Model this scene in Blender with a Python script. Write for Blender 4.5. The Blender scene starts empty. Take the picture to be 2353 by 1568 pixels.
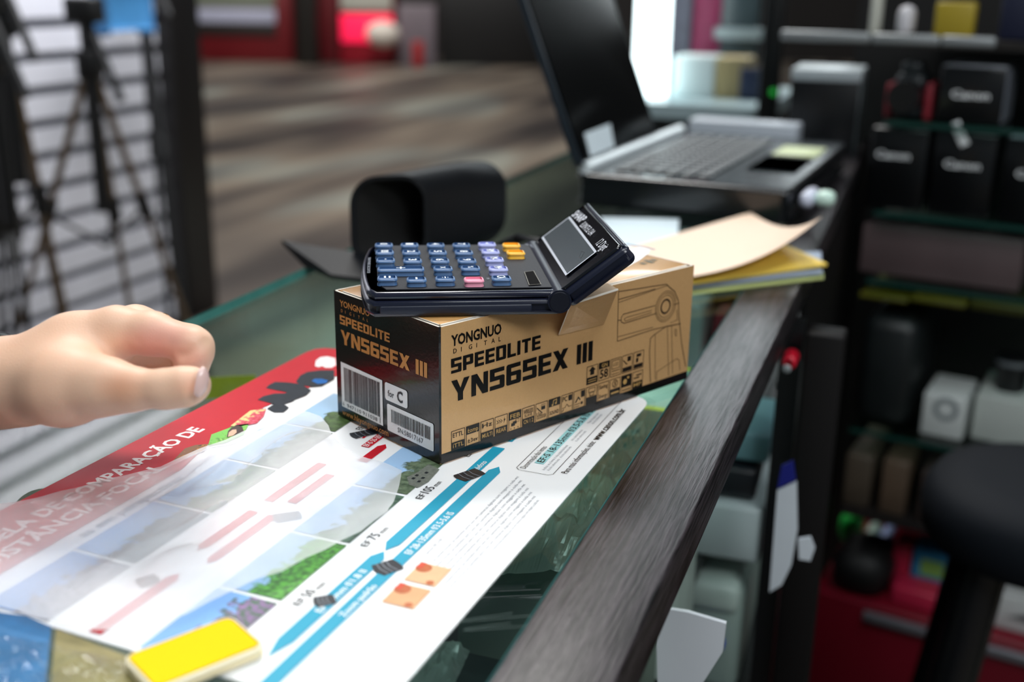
import bpy, bmesh, math, random
import numpy as np
from mathutils import Vector, Matrix
random.seed(7)
SC = bpy.context.scene
COL = SC.collection
V = Vector

# ------------------------------------------------------------------ camera
FPX, PIT, ROL = 2588.286, .30958, .01528
CAM = V((.03572, -.53047, .23852))
IW, IH = 2353.0, 1568.0
_f = V((0, math.cos(PIT), -math.sin(PIT))); _r = V((1, 0, 0)); _u = _r.cross(_f)
_c, _s = math.cos(ROL), math.sin(ROL)
CR, CU, CB = _c*_r + _s*_u, -_s*_r + _c*_u, -_f
cam_d = bpy.data.cameras.new('camera'); cam = bpy.data.objects.new('camera', cam_d); COL.objects.link(cam)
cam.matrix_world = Matrix(((CR.x, CU.x, CB.x, CAM.x), (CR.y, CU.y, CB.y, CAM.y), (CR.z, CU.z, CB.z, CAM.z), (0, 0, 0, 1)))
cam_d.sensor_fit = 'HORIZONTAL'; cam_d.sensor_width = 36; cam_d.lens = FPX*36/IW
cam_d.clip_start = .02; cam_d.clip_end = 200
cam_d.dof.use_dof = True; cam_d.dof.focus_distance = .575; cam_d.dof.aperture_fstop = 4.9
SC.camera = cam

# ------------------------------------------------------------------ world, lamps, exposure
SC.view_settings.view_transform = 'Standard'; SC.view_settings.look = 'None'
SC.view_settings.gamma = 1; SC.view_settings.use_curve_mapping = False
SC.view_settings.exposure = 0.0
w = bpy.data.worlds.new('world'); SC.world = w; w.use_nodes = True
w.node_tree.nodes['Background'].inputs[0].default_value = (.75, .9, 1, 1)
w.node_tree.nodes['Background'].inputs[1].default_value = .12

def area(name, loc, target, sx, sy, power, col=(1, 1, 1)):
    l = bpy.data.lights.new(name, 'AREA'); l.shape = 'RECTANGLE'; l.size = sx; l.size_y = sy
    l.energy = power; l.color = col
    o = bpy.data.objects.new(name, l); COL.objects.link(o); o.location = loc
    o.rotation_euler = (V(target)-V(loc)).to_track_quat('-Z', 'Y').to_euler()
    return o
area('ceiling_lamp_counter', (.05, -.55, 1.7), (-.05, .0, 0), 1.0, .5, 15, (.93, .98, 1))
area('front_fill_light', (.95, -1.25, 1.2), (.05, .05, .03), .8, .5, 15, (.95, .98, 1))  # unseen frontal light, added to lift the upright gold face
area('aisle_fill_light', (.55, 2.4, 1.15), (.4, .4, 0), 1.3, .6, 8, (.86, .96, 1))  # added unseen light, placed so its reflection brightens the rail top
area('rear_fill_light', (1.55, 3.6, 1.0), (.5, 1.0, 0), 1.0, .5, 11, (.88, .97, 1))  # invented off-frame light that brightens the far part of the rail
area('clerk_fill_light', (1.05, .1, 1.7), (.3, .55, -.4), .8, .4, 6, (.9, .97, 1))  # added to lighten the boxes under the rail, no lamp known there
area('shutter_fill_light', (-.6, 2.7, 1.5), (-2.6, 3.2, .1), 1.6, .8, 58, (.98, .98, 1))  # unseen fill turned at the slatted wall to brighten it
area('ceiling_lamp_corridor', (-1.5, 7.5, 10), (-1.5, 7.5, -1), 4, 4, 1400, (1, .97, .93))
area('far_shops_fill_light', (-3.3, 15.0, 3.0), (-3.4, 17.2, -.6), 4, .6, 115, (1, .95, .9))  # unseen fill, there only to light the far shop fronts

# ------------------------------------------------------------------ helpers
def pt(x, y, dep):
    return CAM + (CR*((x-IW/2)/FPX) + CU*(-(y-IH/2)/FPX) - CB)*dep
def _dir(x, y):
    return CR*((x-IW/2)/FPX) + CU*(-(y-IH/2)/FPX) - CB
def pz(x, y, z=0.0):
    d = _dir(x, y); return CAM + d*((z-CAM.z)/d.z)
def ppl(x, y, p0, n):
    d = _dir(x, y); return CAM + d*((V(p0)-CAM).dot(n)/d.dot(n))

def lin(c):
    if isinstance(c, str):
        c = tuple(int(c[i:i+2], 16)/255 for i in (0, 2, 4))
    return tuple(x/12.92 if x <= .04045 else ((x+.055)/1.055)**2.4 for x in c)

MATS = {}
def mat(name, col, rough=.5, metal=0, spec=.5, coat=0, noise=0, nscale=30, bump=0, bscale=200, emit=0, sss=0, trans=0, stretch=None, alpha=1):
    """procedural principled material; noise varies the base colour, bump roughens it"""
    if name in MATS: return MATS[name]
    m = bpy.data.materials.new(name); m.use_nodes = True; nt = m.node_tree; N = nt.nodes; L = nt.links
    b = N['Principled BSDF']; c = lin(col)
    b.inputs['Base Color'].default_value = (*c, 1); b.inputs['Roughness'].default_value = rough
    b.inputs['Metallic'].default_value = metal; b.inputs['Specular IOR Level'].default_value = spec
    b.inputs['Coat Weight'].default_value = coat; b.inputs['Coat Roughness'].default_value = .06
    tc = N.new('ShaderNodeTexCoord'); mp = N.new('ShaderNodeMapping'); L.new(tc.outputs['Object'], mp.inputs[0])
    if stretch: mp.inputs['Scale'].default_value = stretch
    nz = N.new('ShaderNodeTexNoise'); nz.inputs['Scale'].default_value = nscale; nz.inputs['Detail'].default_value = 5
    L.new(mp.outputs[0], nz.inputs['Vector'])
    mx = N.new('ShaderNodeMix'); mx.data_type = 'RGBA'
    k = max(noise, .03)
    mx.inputs['A'].default_value = (*[x*(1-k) for x in c], 1); mx.inputs['B'].default_value = (*[min(1, x*(1+k)+.002*k) for x in c], 1)
    L.new(nz.outputs['Fac'], mx.inputs['Factor']); L.new(mx.outputs['Result'], b.inputs['Base Color'])
    if bump:
        n2 = N.new('ShaderNodeTexNoise'); n2.inputs['Scale'].default_value = bscale; n2.inputs['Detail'].default_value = 4
        L.new(mp.outputs[0], n2.inputs['Vector'])
        bp = N.new('ShaderNodeBump'); bp.inputs['Strength'].default_value = bump; bp.inputs['Distance'].default_value = .002
        L.new(n2.outputs['Fac'], bp.inputs['Height']); L.new(bp.outputs[0], b.inputs['Normal'])
    if emit:
        b.inputs['Emission Color'].default_value = (*c, 1); b.inputs['Emission Strength'].default_value = emit
    if sss:
        b.inputs['Subsurface Weight'].default_value = sss; b.inputs['Subsurface Radius'].default_value = (1, .35, .2)
        b.inputs['Subsurface Scale'].default_value = .004
    if trans: b.inputs['Transmission Weight'].default_value = trans
    MATS[name] = m; return m

def thin_glass(name, tint, gloss_rough=.0, ior=1.5, haze=0, hazecol=(1, 1, 1), bump=0, bscale=40, extra=0):
    """thin clear sheet: tinted transparency + fresnel reflection (+ a milky scattering share)"""
    m = bpy.data.materials.new(name); m.use_nodes = True; nt = m.node_tree; N = nt.nodes; L = nt.links
    N.remove(N['Principled BSDF']); out = N['Material Output']
    t = N.new('ShaderNodeBsdfTransparent'); t.inputs[0].default_value = (*tint, 1)
    g = N.new('ShaderNodeBsdfGlossy'); g.inputs['Roughness'].default_value = gloss_rough
    fr = N.new('ShaderNodeFresnel')
    geo = N.new('ShaderNodeNewGeometry'); ri = N.new('ShaderNodeMapRange')      # the same reflection from either side of a thin sheet
    ri.inputs['To Min'].default_value = ior; ri.inputs['To Max'].default_value = 1/ior
    L.new(geo.outputs['Backfacing'], ri.inputs[0]); L.new(ri.outputs[0], fr.inputs[0])
    if bump:
        tc = N.new('ShaderNodeTexCoord'); nz = N.new('ShaderNodeTexNoise'); nz.inputs['Scale'].default_value = bscale; nz.inputs['Detail'].default_value = 3
        L.new(tc.outputs['Object'], nz.inputs['Vector'])
        bp = N.new('ShaderNodeBump'); bp.inputs['Strength'].default_value = bump; bp.inputs['Distance'].default_value = .01
        L.new(nz.outputs['Fac'], bp.inputs['Height']); L.new(bp.outputs[0], g.inputs['Normal']); L.new(bp.outputs[0], fr.inputs['Normal'])
    base = t.outputs[0]
    if haze:
        d = N.new('ShaderNodeBsdfDiffuse'); d.inputs[0].default_value = (*hazecol, 1)
        tl = N.new('ShaderNodeBsdfTranslucent'); tl.inputs[0].default_value = (*hazecol, 1)
        m1 = N.new('ShaderNodeMixShader'); m1.inputs[0].default_value = .4; L.new(d.outputs[0], m1.inputs[1]); L.new(tl.outputs[0], m1.inputs[2])
        m2 = N.new('ShaderNodeMixShader'); m2.inputs[0].default_value = haze; L.new(base, m2.inputs[1]); L.new(m1.outputs[0], m2.inputs[2]); base = m2.outputs[0]
    mx = N.new('ShaderNodeMixShader')
    if extra:
        ad = N.new('ShaderNodeMath'); ad.operation = 'ADD'; ad.use_clamp = True; ad.inputs[1].default_value = extra
        L.new(fr.outputs[0], ad.inputs[0]); L.new(ad.outputs[0], mx.inputs[0])
    else:
        L.new(fr.outputs[0], mx.inputs[0])
    L.new(base, mx.inputs[1]); L.new(g.outputs[0], mx.inputs[2]); L.new(mx.outputs[0], out.inputs[0])
    MATS[name] = m; return m

def frame(o, ex, ey, ez=None):
    ex, ey = V(ex).normalized(), V(ey).normalized()
    ez = V(ez) if ez is not None else ex.cross(ey)
    o = V(o)
    return Matrix(((ex.x, ey.x, ez.x, o.x), (ex.y, ey.y, ez.y, o.y), (ex.z, ey.z, ez.z, o.z), (0, 0, 0, 1)))
ID = Matrix.Identity(4)

def wloc(o):
    p = V(o.location)
    while o.parent: o = o.parent; p += o.location
    return p

class MB:
    """collects shapes, then links them as ONE mesh object"""
    def __init__(self, M=ID): self.v = []; self.f = []; self.mi = []; self.M = M; self.k = 0; self.sm = []
    def add(self, vs, fs, smooth=False):
        b = len(self.v); self.v += [self.M @ V(p) for p in vs]
        for f in fs: self.f.append([i+b for i in f]); self.mi.append(self.k); self.sm.append(smooth)
        return self
    def quad(self, a, b, c, d): return self.add([a, b, c, d], [(0, 1, 2, 3)])
    def box(self, x0, y0, z0, x1, y1, z1):
        return self.add([(x0, y0, z0), (x1, y0, z0), (x1, y1, z0), (x0, y1, z0), (x0, y0, z1), (x1, y0, z1), (x1, y1, z1), (x0, y1, z1)],
                        [(3, 2, 1, 0), (4, 5, 6, 7), (0, 1, 5, 4), (1, 2, 6, 5), (2, 3, 7, 6), (3, 0, 4, 7)])
    def rbox(self, x0, y0, z0, x1, y1, z1, r, seg=2):
        bm = bmesh.new(); bmesh.ops.create_cube(bm, size=1)
        for v in bm.verts: v.co = V(((x0+x1)/2+v.co.x*(x1-x0), (y0+y1)/2+v.co.y*(y1-y0), (z0+z1)/2+v.co.z*(z1-z0)))
        r = min(r, .49*min(abs(x1-x0), abs(y1-y0), abs(z1-z0)))
        bmesh.ops.bevel(bm, geom=bm.edges[:], offset=r, segments=seg, affect='EDGES', profile=.5)
        bm.verts.index_update(); vs = [v.co.copy() for v in bm.verts]; fs = [[v.index for v in f.verts] for f in bm.faces]
        bm.free(); return self.add(vs, fs, True)
    def tube(self, pts, r, n=12, cap=True, squash=None):
        pts = [V(p) for p in pts]; rs = r if isinstance(r, (list, tuple)) else [r]*len(pts)
        vs = []; fs = []; up = V((0, 0, 1)); prev = None
        for i, p in enumerate(pts):
            t = (pts[min(i+1, len(pts)-1)]-pts[max(i-1, 0)]).normalized()
            if prev is None:
                a = up if abs(t.dot(up)) < .9 else V((1, 0, 0)); x = t.cross(a).normalized()
            else: x = (prev - t*prev.dot(t)).normalized()
            prev = x; y = t.cross(x)
            for j in range(n):
                an = 2*math.pi*j/n; vs.append(p + (x*math.cos(an)+y*math.sin(an))*rs[i])
        for i in range(len(pts)-1):
            for j in range(n):
                k = (j+1) % n; fs.append((i*n+j, i*n+k, (i+1)*n+k, (i+1)*n+j))
        if cap: fs.append(tuple(range(n-1, -1, -1))); fs.append(tuple((len(pts)-1)*n+j for j in range(n)))
        return self.add(vs, fs, True)
    def rprism(self, out, z0, z1, r, seg=3, bottom_r=None, cap=True):
        """prism of a 2D outline (counter-clockwise) with rounded top and bottom edges"""
        n = len(out); P = [V((x, y)) for x, y in out]; nr = []
        for i in range(n):
            e1 = (P[i]-P[i-1]); e2 = (P[(i+1) % n]-P[i])
            if e1.length < 1e-9: e1 = e2
            if e2.length < 1e-9: e2 = e1
            e1.normalize(); e2.normalize(); t = e1+e2
            t = t.normalized() if t.length > 1e-6 else e1
            k = max(.5, t.dot(e1)); nr.append(V((t.y, -t.x))/k)
        rb = r if bottom_r is None else bottom_r
        lay = []
        for k in range(seg+1):
            a = math.pi/2*k/seg; lay.append((z0+rb*(1-math.sin(a)), rb*(1-math.cos(a))))
        for k in range(seg, -1, -1):
            a = math.pi/2*k/seg; lay.append((z1-r*(1-math.sin(a)), r*(1-math.cos(a))))
        vs = [(P[i].x-nr[i].x*ins, P[i].y-nr[i].y*ins, z) for z, ins in lay for i in range(n)]
        fs = []
        for l in range(len(lay)-1):
            for i in range(n):
                j = (i+1) % n; fs.append((l*n+i, l*n+j, (l+1)*n+j, (l+1)*n+i))
        if cap: fs.append(tuple(range(n-1, -1, -1))); fs.append(tuple((len(lay)-1)*n+i for i in range(n)))
        return self.add(vs, fs, True)
    def lathe(self, prof, n=32):
        vs = []; fs = []
        for r, z in prof:
            for j in range(n): a = 2*math.pi*j/n; vs.append((r*math.cos(a), r*math.sin(a), z))
        for i in range(len(prof)-1):
            for j in range(n): k = (j+1) % n; fs.append((i*n+j, i*n+k, (i+1)*n+k, (i+1)*n+j))
        return self.add(vs, fs, True)
    def grid(self, fn, nu, nv, smooth=True):
        vs = [fn(i/nu, j/nv) for i in range(nu+1) for j in range(nv+1)]
        fs = [(i*(nv+1)+j, (i+1)*(nv+1)+j, (i+1)*(nv+1)+j+1, i*(nv+1)+j+1) for i in range(nu) for j in range(nv)]
        return self.add(vs, fs, smooth)
    def build(self, name, mats, parent=None, origin=None):
        if not isinstance(mats, (list, tuple)): mats = [mats]
        me = bpy.data.meshes.new(name)
        if parent is not None: o0 = wloc(parent)
        elif origin is not None: o0 = V(origin)
        else:
            xs = [p.x for p in self.v]; ys = [p.y for p in self.v]
            o0 = V(((min(xs)+max(xs))/2, (min(ys)+max(ys))/2, min(p.z for p in self.v)))
        off = V((0, 0, 0))
        if parent is not None:
            xs = [p.x for p in self.v]; ys = [p.y for p in self.v]; zs = [p.z for p in self.v]
            c = V(((min(xs)+max(xs))/2, (min(ys)+max(ys))/2, (min(zs)+max(zs))/2)); off = c - o0; o0 = c
        me.from_pydata([p-o0 for p in self.v], [], self.f)
        for m in mats: me.materials.append(m)
        me.polygons.foreach_set('material_index', self.mi); me.polygons.foreach_set('use_smooth', self.sm)
        me.update()
        if any(self.sm):
            try: me.set_sharp_from_angle(angle=math.radians(50))
            except Exception: pass
        o = bpy.data.objects.new(name, me); COL.objects.link(o)
        if parent is not None: o.parent = parent; o.location = off
        else: o.location = o0
        return o

def tag(o, label=None, cat=None, group=None, kind=None):
    if label: o['label'] = label
    if cat: o['category'] = cat
    if group: o['group'] = group
    if kind: o['kind'] = kind
    return o
def thing(name, label, cat, loc, group=None):
    o = bpy.data.objects.new(name, None); COL.objects.link(o); o.location = loc; o.empty_display_size = .05
    return tag(o, label, cat, group)

def rrect(x0, y0, x1, y1, r, n=5):
    out = []
    for cx, cy, a0 in ((x1-r, y1-r, 0), (x0+r, y1-r, 90), (x0+r, y0+r, 180), (x1-r, y0+r, 270)):
        for k in range(n+1):
            a = math.radians(a0+90*k/n); out.append((cx+r*math.cos(a), cy+r*math.sin(a)))
    return out
def circ(cx, cy, r, n=28, ry=None):
    ry = ry or r
    return [(cx+r*math.cos(2*math.pi*k/n), cy+ry*math.sin(2*math.pi*k/n)) for k in range(n)]

# ---- flat printing -------------------------------------------------
_TX = {}
def tgeo(s, bold=0.0):
    if (s, bold) in _TX: return _TX[(s, bold)]
    cu = bpy.data.curves.new('txt', 'FONT'); cu.body = s; cu.resolution_u = 2; cu.offset = bold
    ob = bpy.data.objects.new('txt', cu); COL.objects.link(ob)
    dg = bpy.context.evaluated_depsgraph_get(); dg.update()
    me = bpy.data.meshes.new_from_object(ob.evaluated_get(dg))
    vs = [(v.co.x, v.co.y) for v in me.vertices]; fs = [tuple(p.vertices) for p in me.polygons]
    bpy.data.objects.remove(ob); bpy.data.curves.remove(cu); bpy.data.meshes.remove(me)
    _TX[(s, bold)] = (vs, fs); return vs, fs
_CAPH = None
def caph():
    global _CAPH
    if _CAPH is None: _CAPH = max(y for x, y in tgeo('H')[0])
    return _CAPH

class Flat:
    """2D printing in a frame: x, y in metres, later lifted off the surface by dz"""
    def __init__(self): self.v = []; self.f = []; self.z = {}
    def poly(self, pts):
        b = len(self.v); self.v += [tuple(p) for p in pts]; self.f.append(tuple(range(b, b+len(pts))))
        for i in range(b, b+len(pts)): self.z[i] = (len(self.f) % 8)*5e-6      # overlapping strokes must not coincide
        return self
    def rect(self, x0, y0, x1, y1): return self.poly([(x0, y0), (x1, y0), (x1, y1), (x0, y1)])
    def line(self, pts, w, closed=False):
        pts = [V(p) for p in pts]; n = len(pts)
        if closed: pts.append(pts[0]); n += 1
        for i in range(n-1):
            t = pts[i+1]-pts[i]
            if t.length < 1e-9: continue
            t.normalize(); q = V((-t.y, t.x))*w/2; e = t*w*.35
            self.poly([pts[i]-e+q, pts[i]-e-q, pts[i+1]+e-q, pts[i+1]+e+q])
        return self
    def frame_rect(self, x0, y0, x1, y1, w):
        return self.line([(x0, y0), (x1, y0), (x1, y1), (x0, y1)], w, True)
    def text(self, s, p, xd, yd, h, width=None, bold=0.0):
        """p: start of the baseline, xd/yd: 2D unit directions, h: cap height, width: fit"""
        vs, fs = tgeo(s, bold)
        if not vs: return self
        k = h/caph(); x0 = min(a for a, b in vs); x1 = max(a for a, b in vs)
        kx = width/(x1-x0) if width else k
        b = len(self.v); xd = V(xd); yd = V(yd); p = V(p)
        for x, y in vs: q = p + xd*((x-x0)*kx) + yd*(y*k); self.v.append((q.x, q.y))
        for f in fs: self.f.append(tuple(i+b for i in f))
        return self
    def mb(self, M, dz=.0002):
        m = MB(M); m.add([(x, y, dz+self.z.get(i, 0)) for i, (x, y) in enumerate(self.v)], self.f); return m
    def build(self, name, M, m, parent=None, dz=.0002): return self.mb(M, dz).build(name, m, parent)

# blocky display letters, unit cap height
GL = {
 'S': (.82, [[(0, .8), (.82, .8), (.82, 1), (.06, 1), (0, .94)], [(0, .42), (.27, .42), (.27, 1), (0, 1)], [(.05, .4), (.82, .4), (.82, .6), (.05, .6)], [(.55, .05), (.82, .05), (.82, .6), (.55, .6)], [(0, 0), (.77, 0), (.82, .06), (.82, .2), (0, .2)]]),
 'P': (.82, [[(0, 0), (.27, 0), (.27, 1), (0, 1)], [(0, .8), (.82, .8), (.82, .95), (.76, 1), (0, 1)], [(.55, .36), (.82, .38), (.82, .95), (.55, .95)], [(.2, .32), (.76, .32), (.82, .38), (.82, .52), (.2, .52)]]),
 'E': (.76, [[(0, 0), (.27, 0), (.27, 1), (0, 1)], [(0, .8), (.76, .8), (.76, 1), (0, 1)], [(0, .4), (.72, .4), (.72, .6), (0, .6)], [(0, 0), (.76, 0), (.76, .2), (0, .2)]]),
 'D': (.84, [[(0, 0), (.27, 0), (.27, 1), (0, 1)], [(0, .8), (.84, .8), (.84, .93), (.77, 1), (0, 1)], [(.57, .07), (.84, .07), (.84, .93), (.57, .93)], [(0, 0), (.77, 0), (.84, .07), (.84, .2), (0, .2)]]),
 'L': (.72, [[(0, 0), (.27, 0), (.27, 1), (0, 1)], [(0, 0), (.72, 0), (.72, .2), (0, .2)]]),
 'I': (.27, [[(0, 0), (.27, 0), (.27, 1), (0, 1)]]),
 'T': (.78, [[(0, .8), (.78, .8), (.78, 1), (0, 1)], [(.255, 0), (.525, 0), (.525, 1), (.255, 1)]]),
 'Y': (.96, [[(0, 1), (.345, .36), (.48, .36), (.48, .58), (.3, 1)], [(.96, 1), (.66, 1), (.48, .58), (.48, .36), (.615, .36)], [(.345, 0), (.615, 0), (.615, .44), (.345, .44)]]),
 'N': (.9, [[(0, 0), (.25, 0), (.25, 1), (0, 1)], [(.65, 0), (.9, 0), (.9, 1), (.65, 1)], [(0, 1), (.6, 0), (.9, 0), (.3, 1)]]),
 '5': (.82, [[(0, .8), (.8, .8), (.8, 1), (0, 1)], [(0, .42), (.26, .42), (.26, 1), (0, 1)], [(0, .42), (.82, .42), (.82, .56), (.75, .62), (0, .62)], [(.55, .06), (.82, .06), (.82, .56), (.55, .56)], [(0, 0), (.75, 0), (.82, .06), (.82, .2), (0, .2)]]),
 '6': (.84, [[(0, .06), (.27, .06), (.27, .94), (0, .94)], [(0, .8), (.8, .8), (.8, 1), (.07, 1), (0, .94)], [(.2, .42), (.84, .42), (.84, .56), (.77, .62), (.2, .62)], [(.57, .06), (.84, .06), (.84, .56), (.57, .56)], [(.07, 0), (.77, 0), (.84, .06), (.84, .2), (0, .2), (0, .06)]]),
 'X': (.94, [[(0, 0), (.32, 0), (.94, 1), (.62, 1)], [(0, 1), (.62, 0), (.94, 0), (.32, 1)]]),
}
def block(fl, s, x0, y0, x1, h, gap=.12):
    """letters from x0 to x1 (x0 may be larger: then the reading direction is -x)"""
    tot = 0
    for i, ch in enumerate(s): tot += (.35 if ch == ' ' else GL[ch][0]) + (gap if i < len(s)-1 else 0)
    k = (x1-x0)/tot; x = 0
    for ch in s:
        if ch == ' ': x += .35+gap; continue
        for pl in GL[ch][1]: fl.poly([(x0+(x+a)*k, y0+b*h) for a, b in pl])
        x += GL[ch][0]+gap

# ------------------------------------------------------------------ materials
M_white = mat('white_card', 'f2f4f5', .5)
M_black = mat('black_plastic', '0c0d10', .35)
M_ink = mat('black_ink', '0d0c0c', .35)
M_greyink = mat('grey_ink', '8a8e96', .6)
M_dkwood = mat('black_woodgrain', '1d1619', .33, spec=.6, noise=.35, nscale=60, bump=.0, stretch=(1, 1, 1))
M_chrome = mat('brushed_metal', 'c8ccd0', .28, metal=1)
M_tealedge = mat('glass_edge', '6fb8b4', .15, spec=.6, noise=.25, nscale=40)
M_glass = thin_glass('counter_glass', (.80, .93, .89), 0.0, 1.6)
M_vglass = thin_glass('upright_glass', (.90, .97, .95), 0.0, 1.45)

# counter frame: u across, v along
YT = .3428
DV = V((math.sin(YT), math.cos(YT), 0)); DU = V((math.cos(YT), -math.sin(YT), 0)); UP = V((0, 0, 1))
CTM = frame((0, 0, 0), DU, DV, UP)
def ct(u, v, z=0): return DU*u + DV*v + UP*z
def uv(p): return p.dot(DU), p.dot(DV)

# ================================================================== SETTING
FLZ = -1.0
def floor_mat():
    m = bpy.data.materials.new('stone_floor'); m.use_nodes = True; nt = m.node_tree; N = nt.nodes; L = nt.links; b = N['Principled BSDF']
    tc = N.new('ShaderNodeTexCoord'); mp = N.new('ShaderNodeMapping'); mp.inputs['Rotation'].default_value = (0, 0, YT)
    mr_ = N.new('ShaderNodeMapping'); mr_.inputs['Rotation'].default_value = (0, 0, YT); mp.inputs['Rotation'].default_value = (0, 0, 0)
    mp.inputs['Scale'].default_value = (.8, .28, 1)
    L.new(tc.outputs['Object'], mr_.inputs[0]); L.new(mr_.outputs[0], mp.inputs[0])
    nz = N.new('ShaderNodeTexNoise'); nz.inputs['Scale'].default_value = 1.1; nz.inputs['Detail'].default_value = 1.6; L.new(mp.outputs[0], nz.inputs['Vector'])
    rp = N.new('ShaderNodeValToRGB'); e = rp.color_ramp.elements
    e[0].position = .36; e[0].color = (*lin('3a3330'), 1); e[1].position = .62; e[1].color = (*lin('8a8a80'), 1)
    k = e.new(.46); k.color = (*lin('665c52'), 1); k = e.new(.54); k.color = (*lin('786c5f'), 1)
    L.new(nz.outputs['Fac'], rp.inputs[0])
    mp2 = N.new('ShaderNodeMapping'); mp2.inputs['Scale'].default_value = (2.2, .2, 1); L.new(mr_.outputs[0], mp2.inputs[0])
    n2 = N.new('ShaderNodeTexNoise'); n2.inputs['Scale'].default_value = 1.0; n2.inputs['Detail'].default_value = 2; L.new(mp2.outputs[0], n2.inputs['Vector'])
    r2 = N.new('ShaderNodeValToRGB'); r2.color_ramp.elements[0].position = .42; r2.color_ramp.elements[0].color = (.38, .37, .40, 1); r2.color_ramp.elements[1].position = .58; L.new(n2.outputs['Fac'], r2.inputs[0])
    ml = N.new('ShaderNodeMix'); ml.data_type = 'RGBA'; ml.blend_type = 'MULTIPLY'; ml.inputs['Factor'].default_value = 1; L.new(rp.outputs[0], ml.inputs['A']); L.new(r2.outputs[0], ml.inputs['B']); L.new(ml.outputs['Result'], b.inputs['Base Color'])
    b.inputs['Roughness'].default_value = .5
    return m
fl = MB(); fl.quad((-14, -3, FLZ), (8, -3, FLZ), (8, 24, FLZ), (-14, 24, FLZ))
o = fl.build('floor', floor_mat(), origin=(0, 5, FLZ)); tag(o, kind='structure')

# far wall of the corridor
bw = MB(); bw.box(-14, 19.2, FLZ, 8, 19.4, 7)
tag(bw.build('wall_back', mat('dark_wall', '1b1614', .6, noise=.3, nscale=1)), kind='structure')

rw = MB(); rw.box(2.3, -3, FLZ, 2.4, 6, 2.6)
tag(rw.build('wall_right', mat('dark_shop_wall', '171514', .6, noise=.3, nscale=2)), kind='structure')

# white slatted wall on the left, parallel to the counter
pw = pz(432, 722, FLZ); uw, vw = uv(pw)
sl = MB(CTM); sl.k = 0
sl.box(uw-.08, vw-1.7, FLZ, uw-.03, vw-.06, 1.6)
sl.k = 1
z = FLZ+.01
while z < 1.5:
    sl.box(uw-.03, vw-1.7, z, uw, vw-.06, z+.068); z += .1
o = sl.build('wall_left', [mat('slat_groove', '6f7176', .6), mat('slat_white', 'dedee6', .45)])
tag(o, kind='structure')
pl = MB(CTM); pl.rbox(uw-.1, vw-.06, FLZ, uw+.06, vw+.12, 1.6, .01)
o = pl.build('trim_1', mat('black_post', '0b0808', .45)); tag(o, kind='structure')

# ================================================================== DISPLAY COUNTER
UG, UI, UO = -.27428, .08922, .13213
V0, V1 = -.62, 1.37
cnt = thing('display_counter', 'glass-topped display counter with dark woodgrain rail along its right side', 'counter', ct(-.08, .5, FLZ))
g = MB(CTM)
g.k = 0; g.quad((UG, V0, 0), (UI, V0, 0), (UI, V1, 0), (UG, V1, 0))
g.k = 1
for a, b in (((UG, V0), (UG, V1)), ((UI, V1), (UI, V0)), ((UG, V1), (UI, V1)), ((UI, V0), (UG, V0))):
    g.quad((a[0], a[1], 0), (a[0], a[1], -.0075), (b[0], b[1], -.0075), (b[0], b[1], 0))
g.k = 2; g.quad((UG, V0, -.0075), (UG, V1, -.0075), (UI, V1, -.0075), (UI, V0, -.0075))
o = g.build('glass_top', [M_glass, M_tealedge, thin_glass('glass_underside', (.9, .97, .95), 0, 1.0)], cnt)
tag(o, 'greenish clear glass top')
def wood_mat():
    m = bpy.data.materials.new('rail_woodgrain'); m.use_nodes = True; nt = m.node_tree; N = nt.nodes; L = nt.links; b = N['Principled BSDF']
    tc = N.new('ShaderNodeTexCoord'); mp = N.new('ShaderNodeMapping')
    mr_ = N.new('ShaderNodeMapping'); mr_.inputs['Rotation'].default_value = (0, 0, YT); mp.inputs['Scale'].default_value = (1, .045, 1)
    L.new(tc.outputs['Object'], mr_.inputs[0]); L.new(mr_.outputs[0], mp.inputs[0])
    nz = N.new('ShaderNodeTexNoise'); nz.inputs['Scale'].default_value = 620; nz.inputs['Detail'].default_value = 4; nz.inputs['Roughness'].default_value = .6
    L.new(mp.outputs[0], nz.inputs['Vector'])
    rp = N.new('ShaderNodeValToRGB'); e = rp.color_ramp.elements
    e[0].position = .40; e[0].color = (*lin('070608'), 1); e[1].position = .60; e[1].color = (*lin('3a3438'), 1)
    L.new(nz.outputs['Fac'], rp.inputs[0]); L.new(rp.outputs[0], b.inputs['Base Color'])
    b.inputs['Specular IOR Level'].default_value = .5
    rr = N.new('ShaderNodeMapRange'); rr.inputs['To Min'].default_value = .42; rr.inputs['To Max'].default_value = .26
    L.new(nz.outputs['Fac'], rr.inputs[0]); L.new(rr.outputs[0], b.inputs['Roughness'])
    bp = N.new('ShaderNodeBump'); bp.inputs['Strength'].default_value = .4; bp.inputs['Distance'].default_value = .001
    L.new(nz.outputs['Fac'], bp.inputs['Height']); L.new(bp.outputs[0], b.inputs['Normal'])
    return m
M_rail = wood_mat()
rl = MB(CTM); rl.rbox(UI+.0004, V0, -.027, UO, 1.192, .0002, .0012, 2)
rl.build('wooden_rail', M_rail, cnt)
rl = MB(CTM); rl.rbox(UI+.0004, 1.197, -.027, UO, V1, .0002, .0012, 2)
rl.build('wooden_rail', M_rail, cnt)
for z_, ue in ((-.26, UI-.02), (-.40, UI+.028)):
    sh = MB(CTM); sh.box(UG+.012, V0+.02, z_-.012, ue, V1-.02, z_); sh.build('inner_shelf', mat('inner_shelf_board', '262b2a', .5, noise=.3), cnt)
kp = MB(CTM); kp.box(UG+.012, V0+.02, FLZ, UG+.10, V1-.02, -.62)
kp.build('plinth', mat('counter_plinth', '14100f', .5), cnt)
fp = MB(CTM); fp.box(UG+.001, V0, -.6, UG+.008, V1, -.0076)
fp.build('front_pane', M_vglass, cnt)
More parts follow.
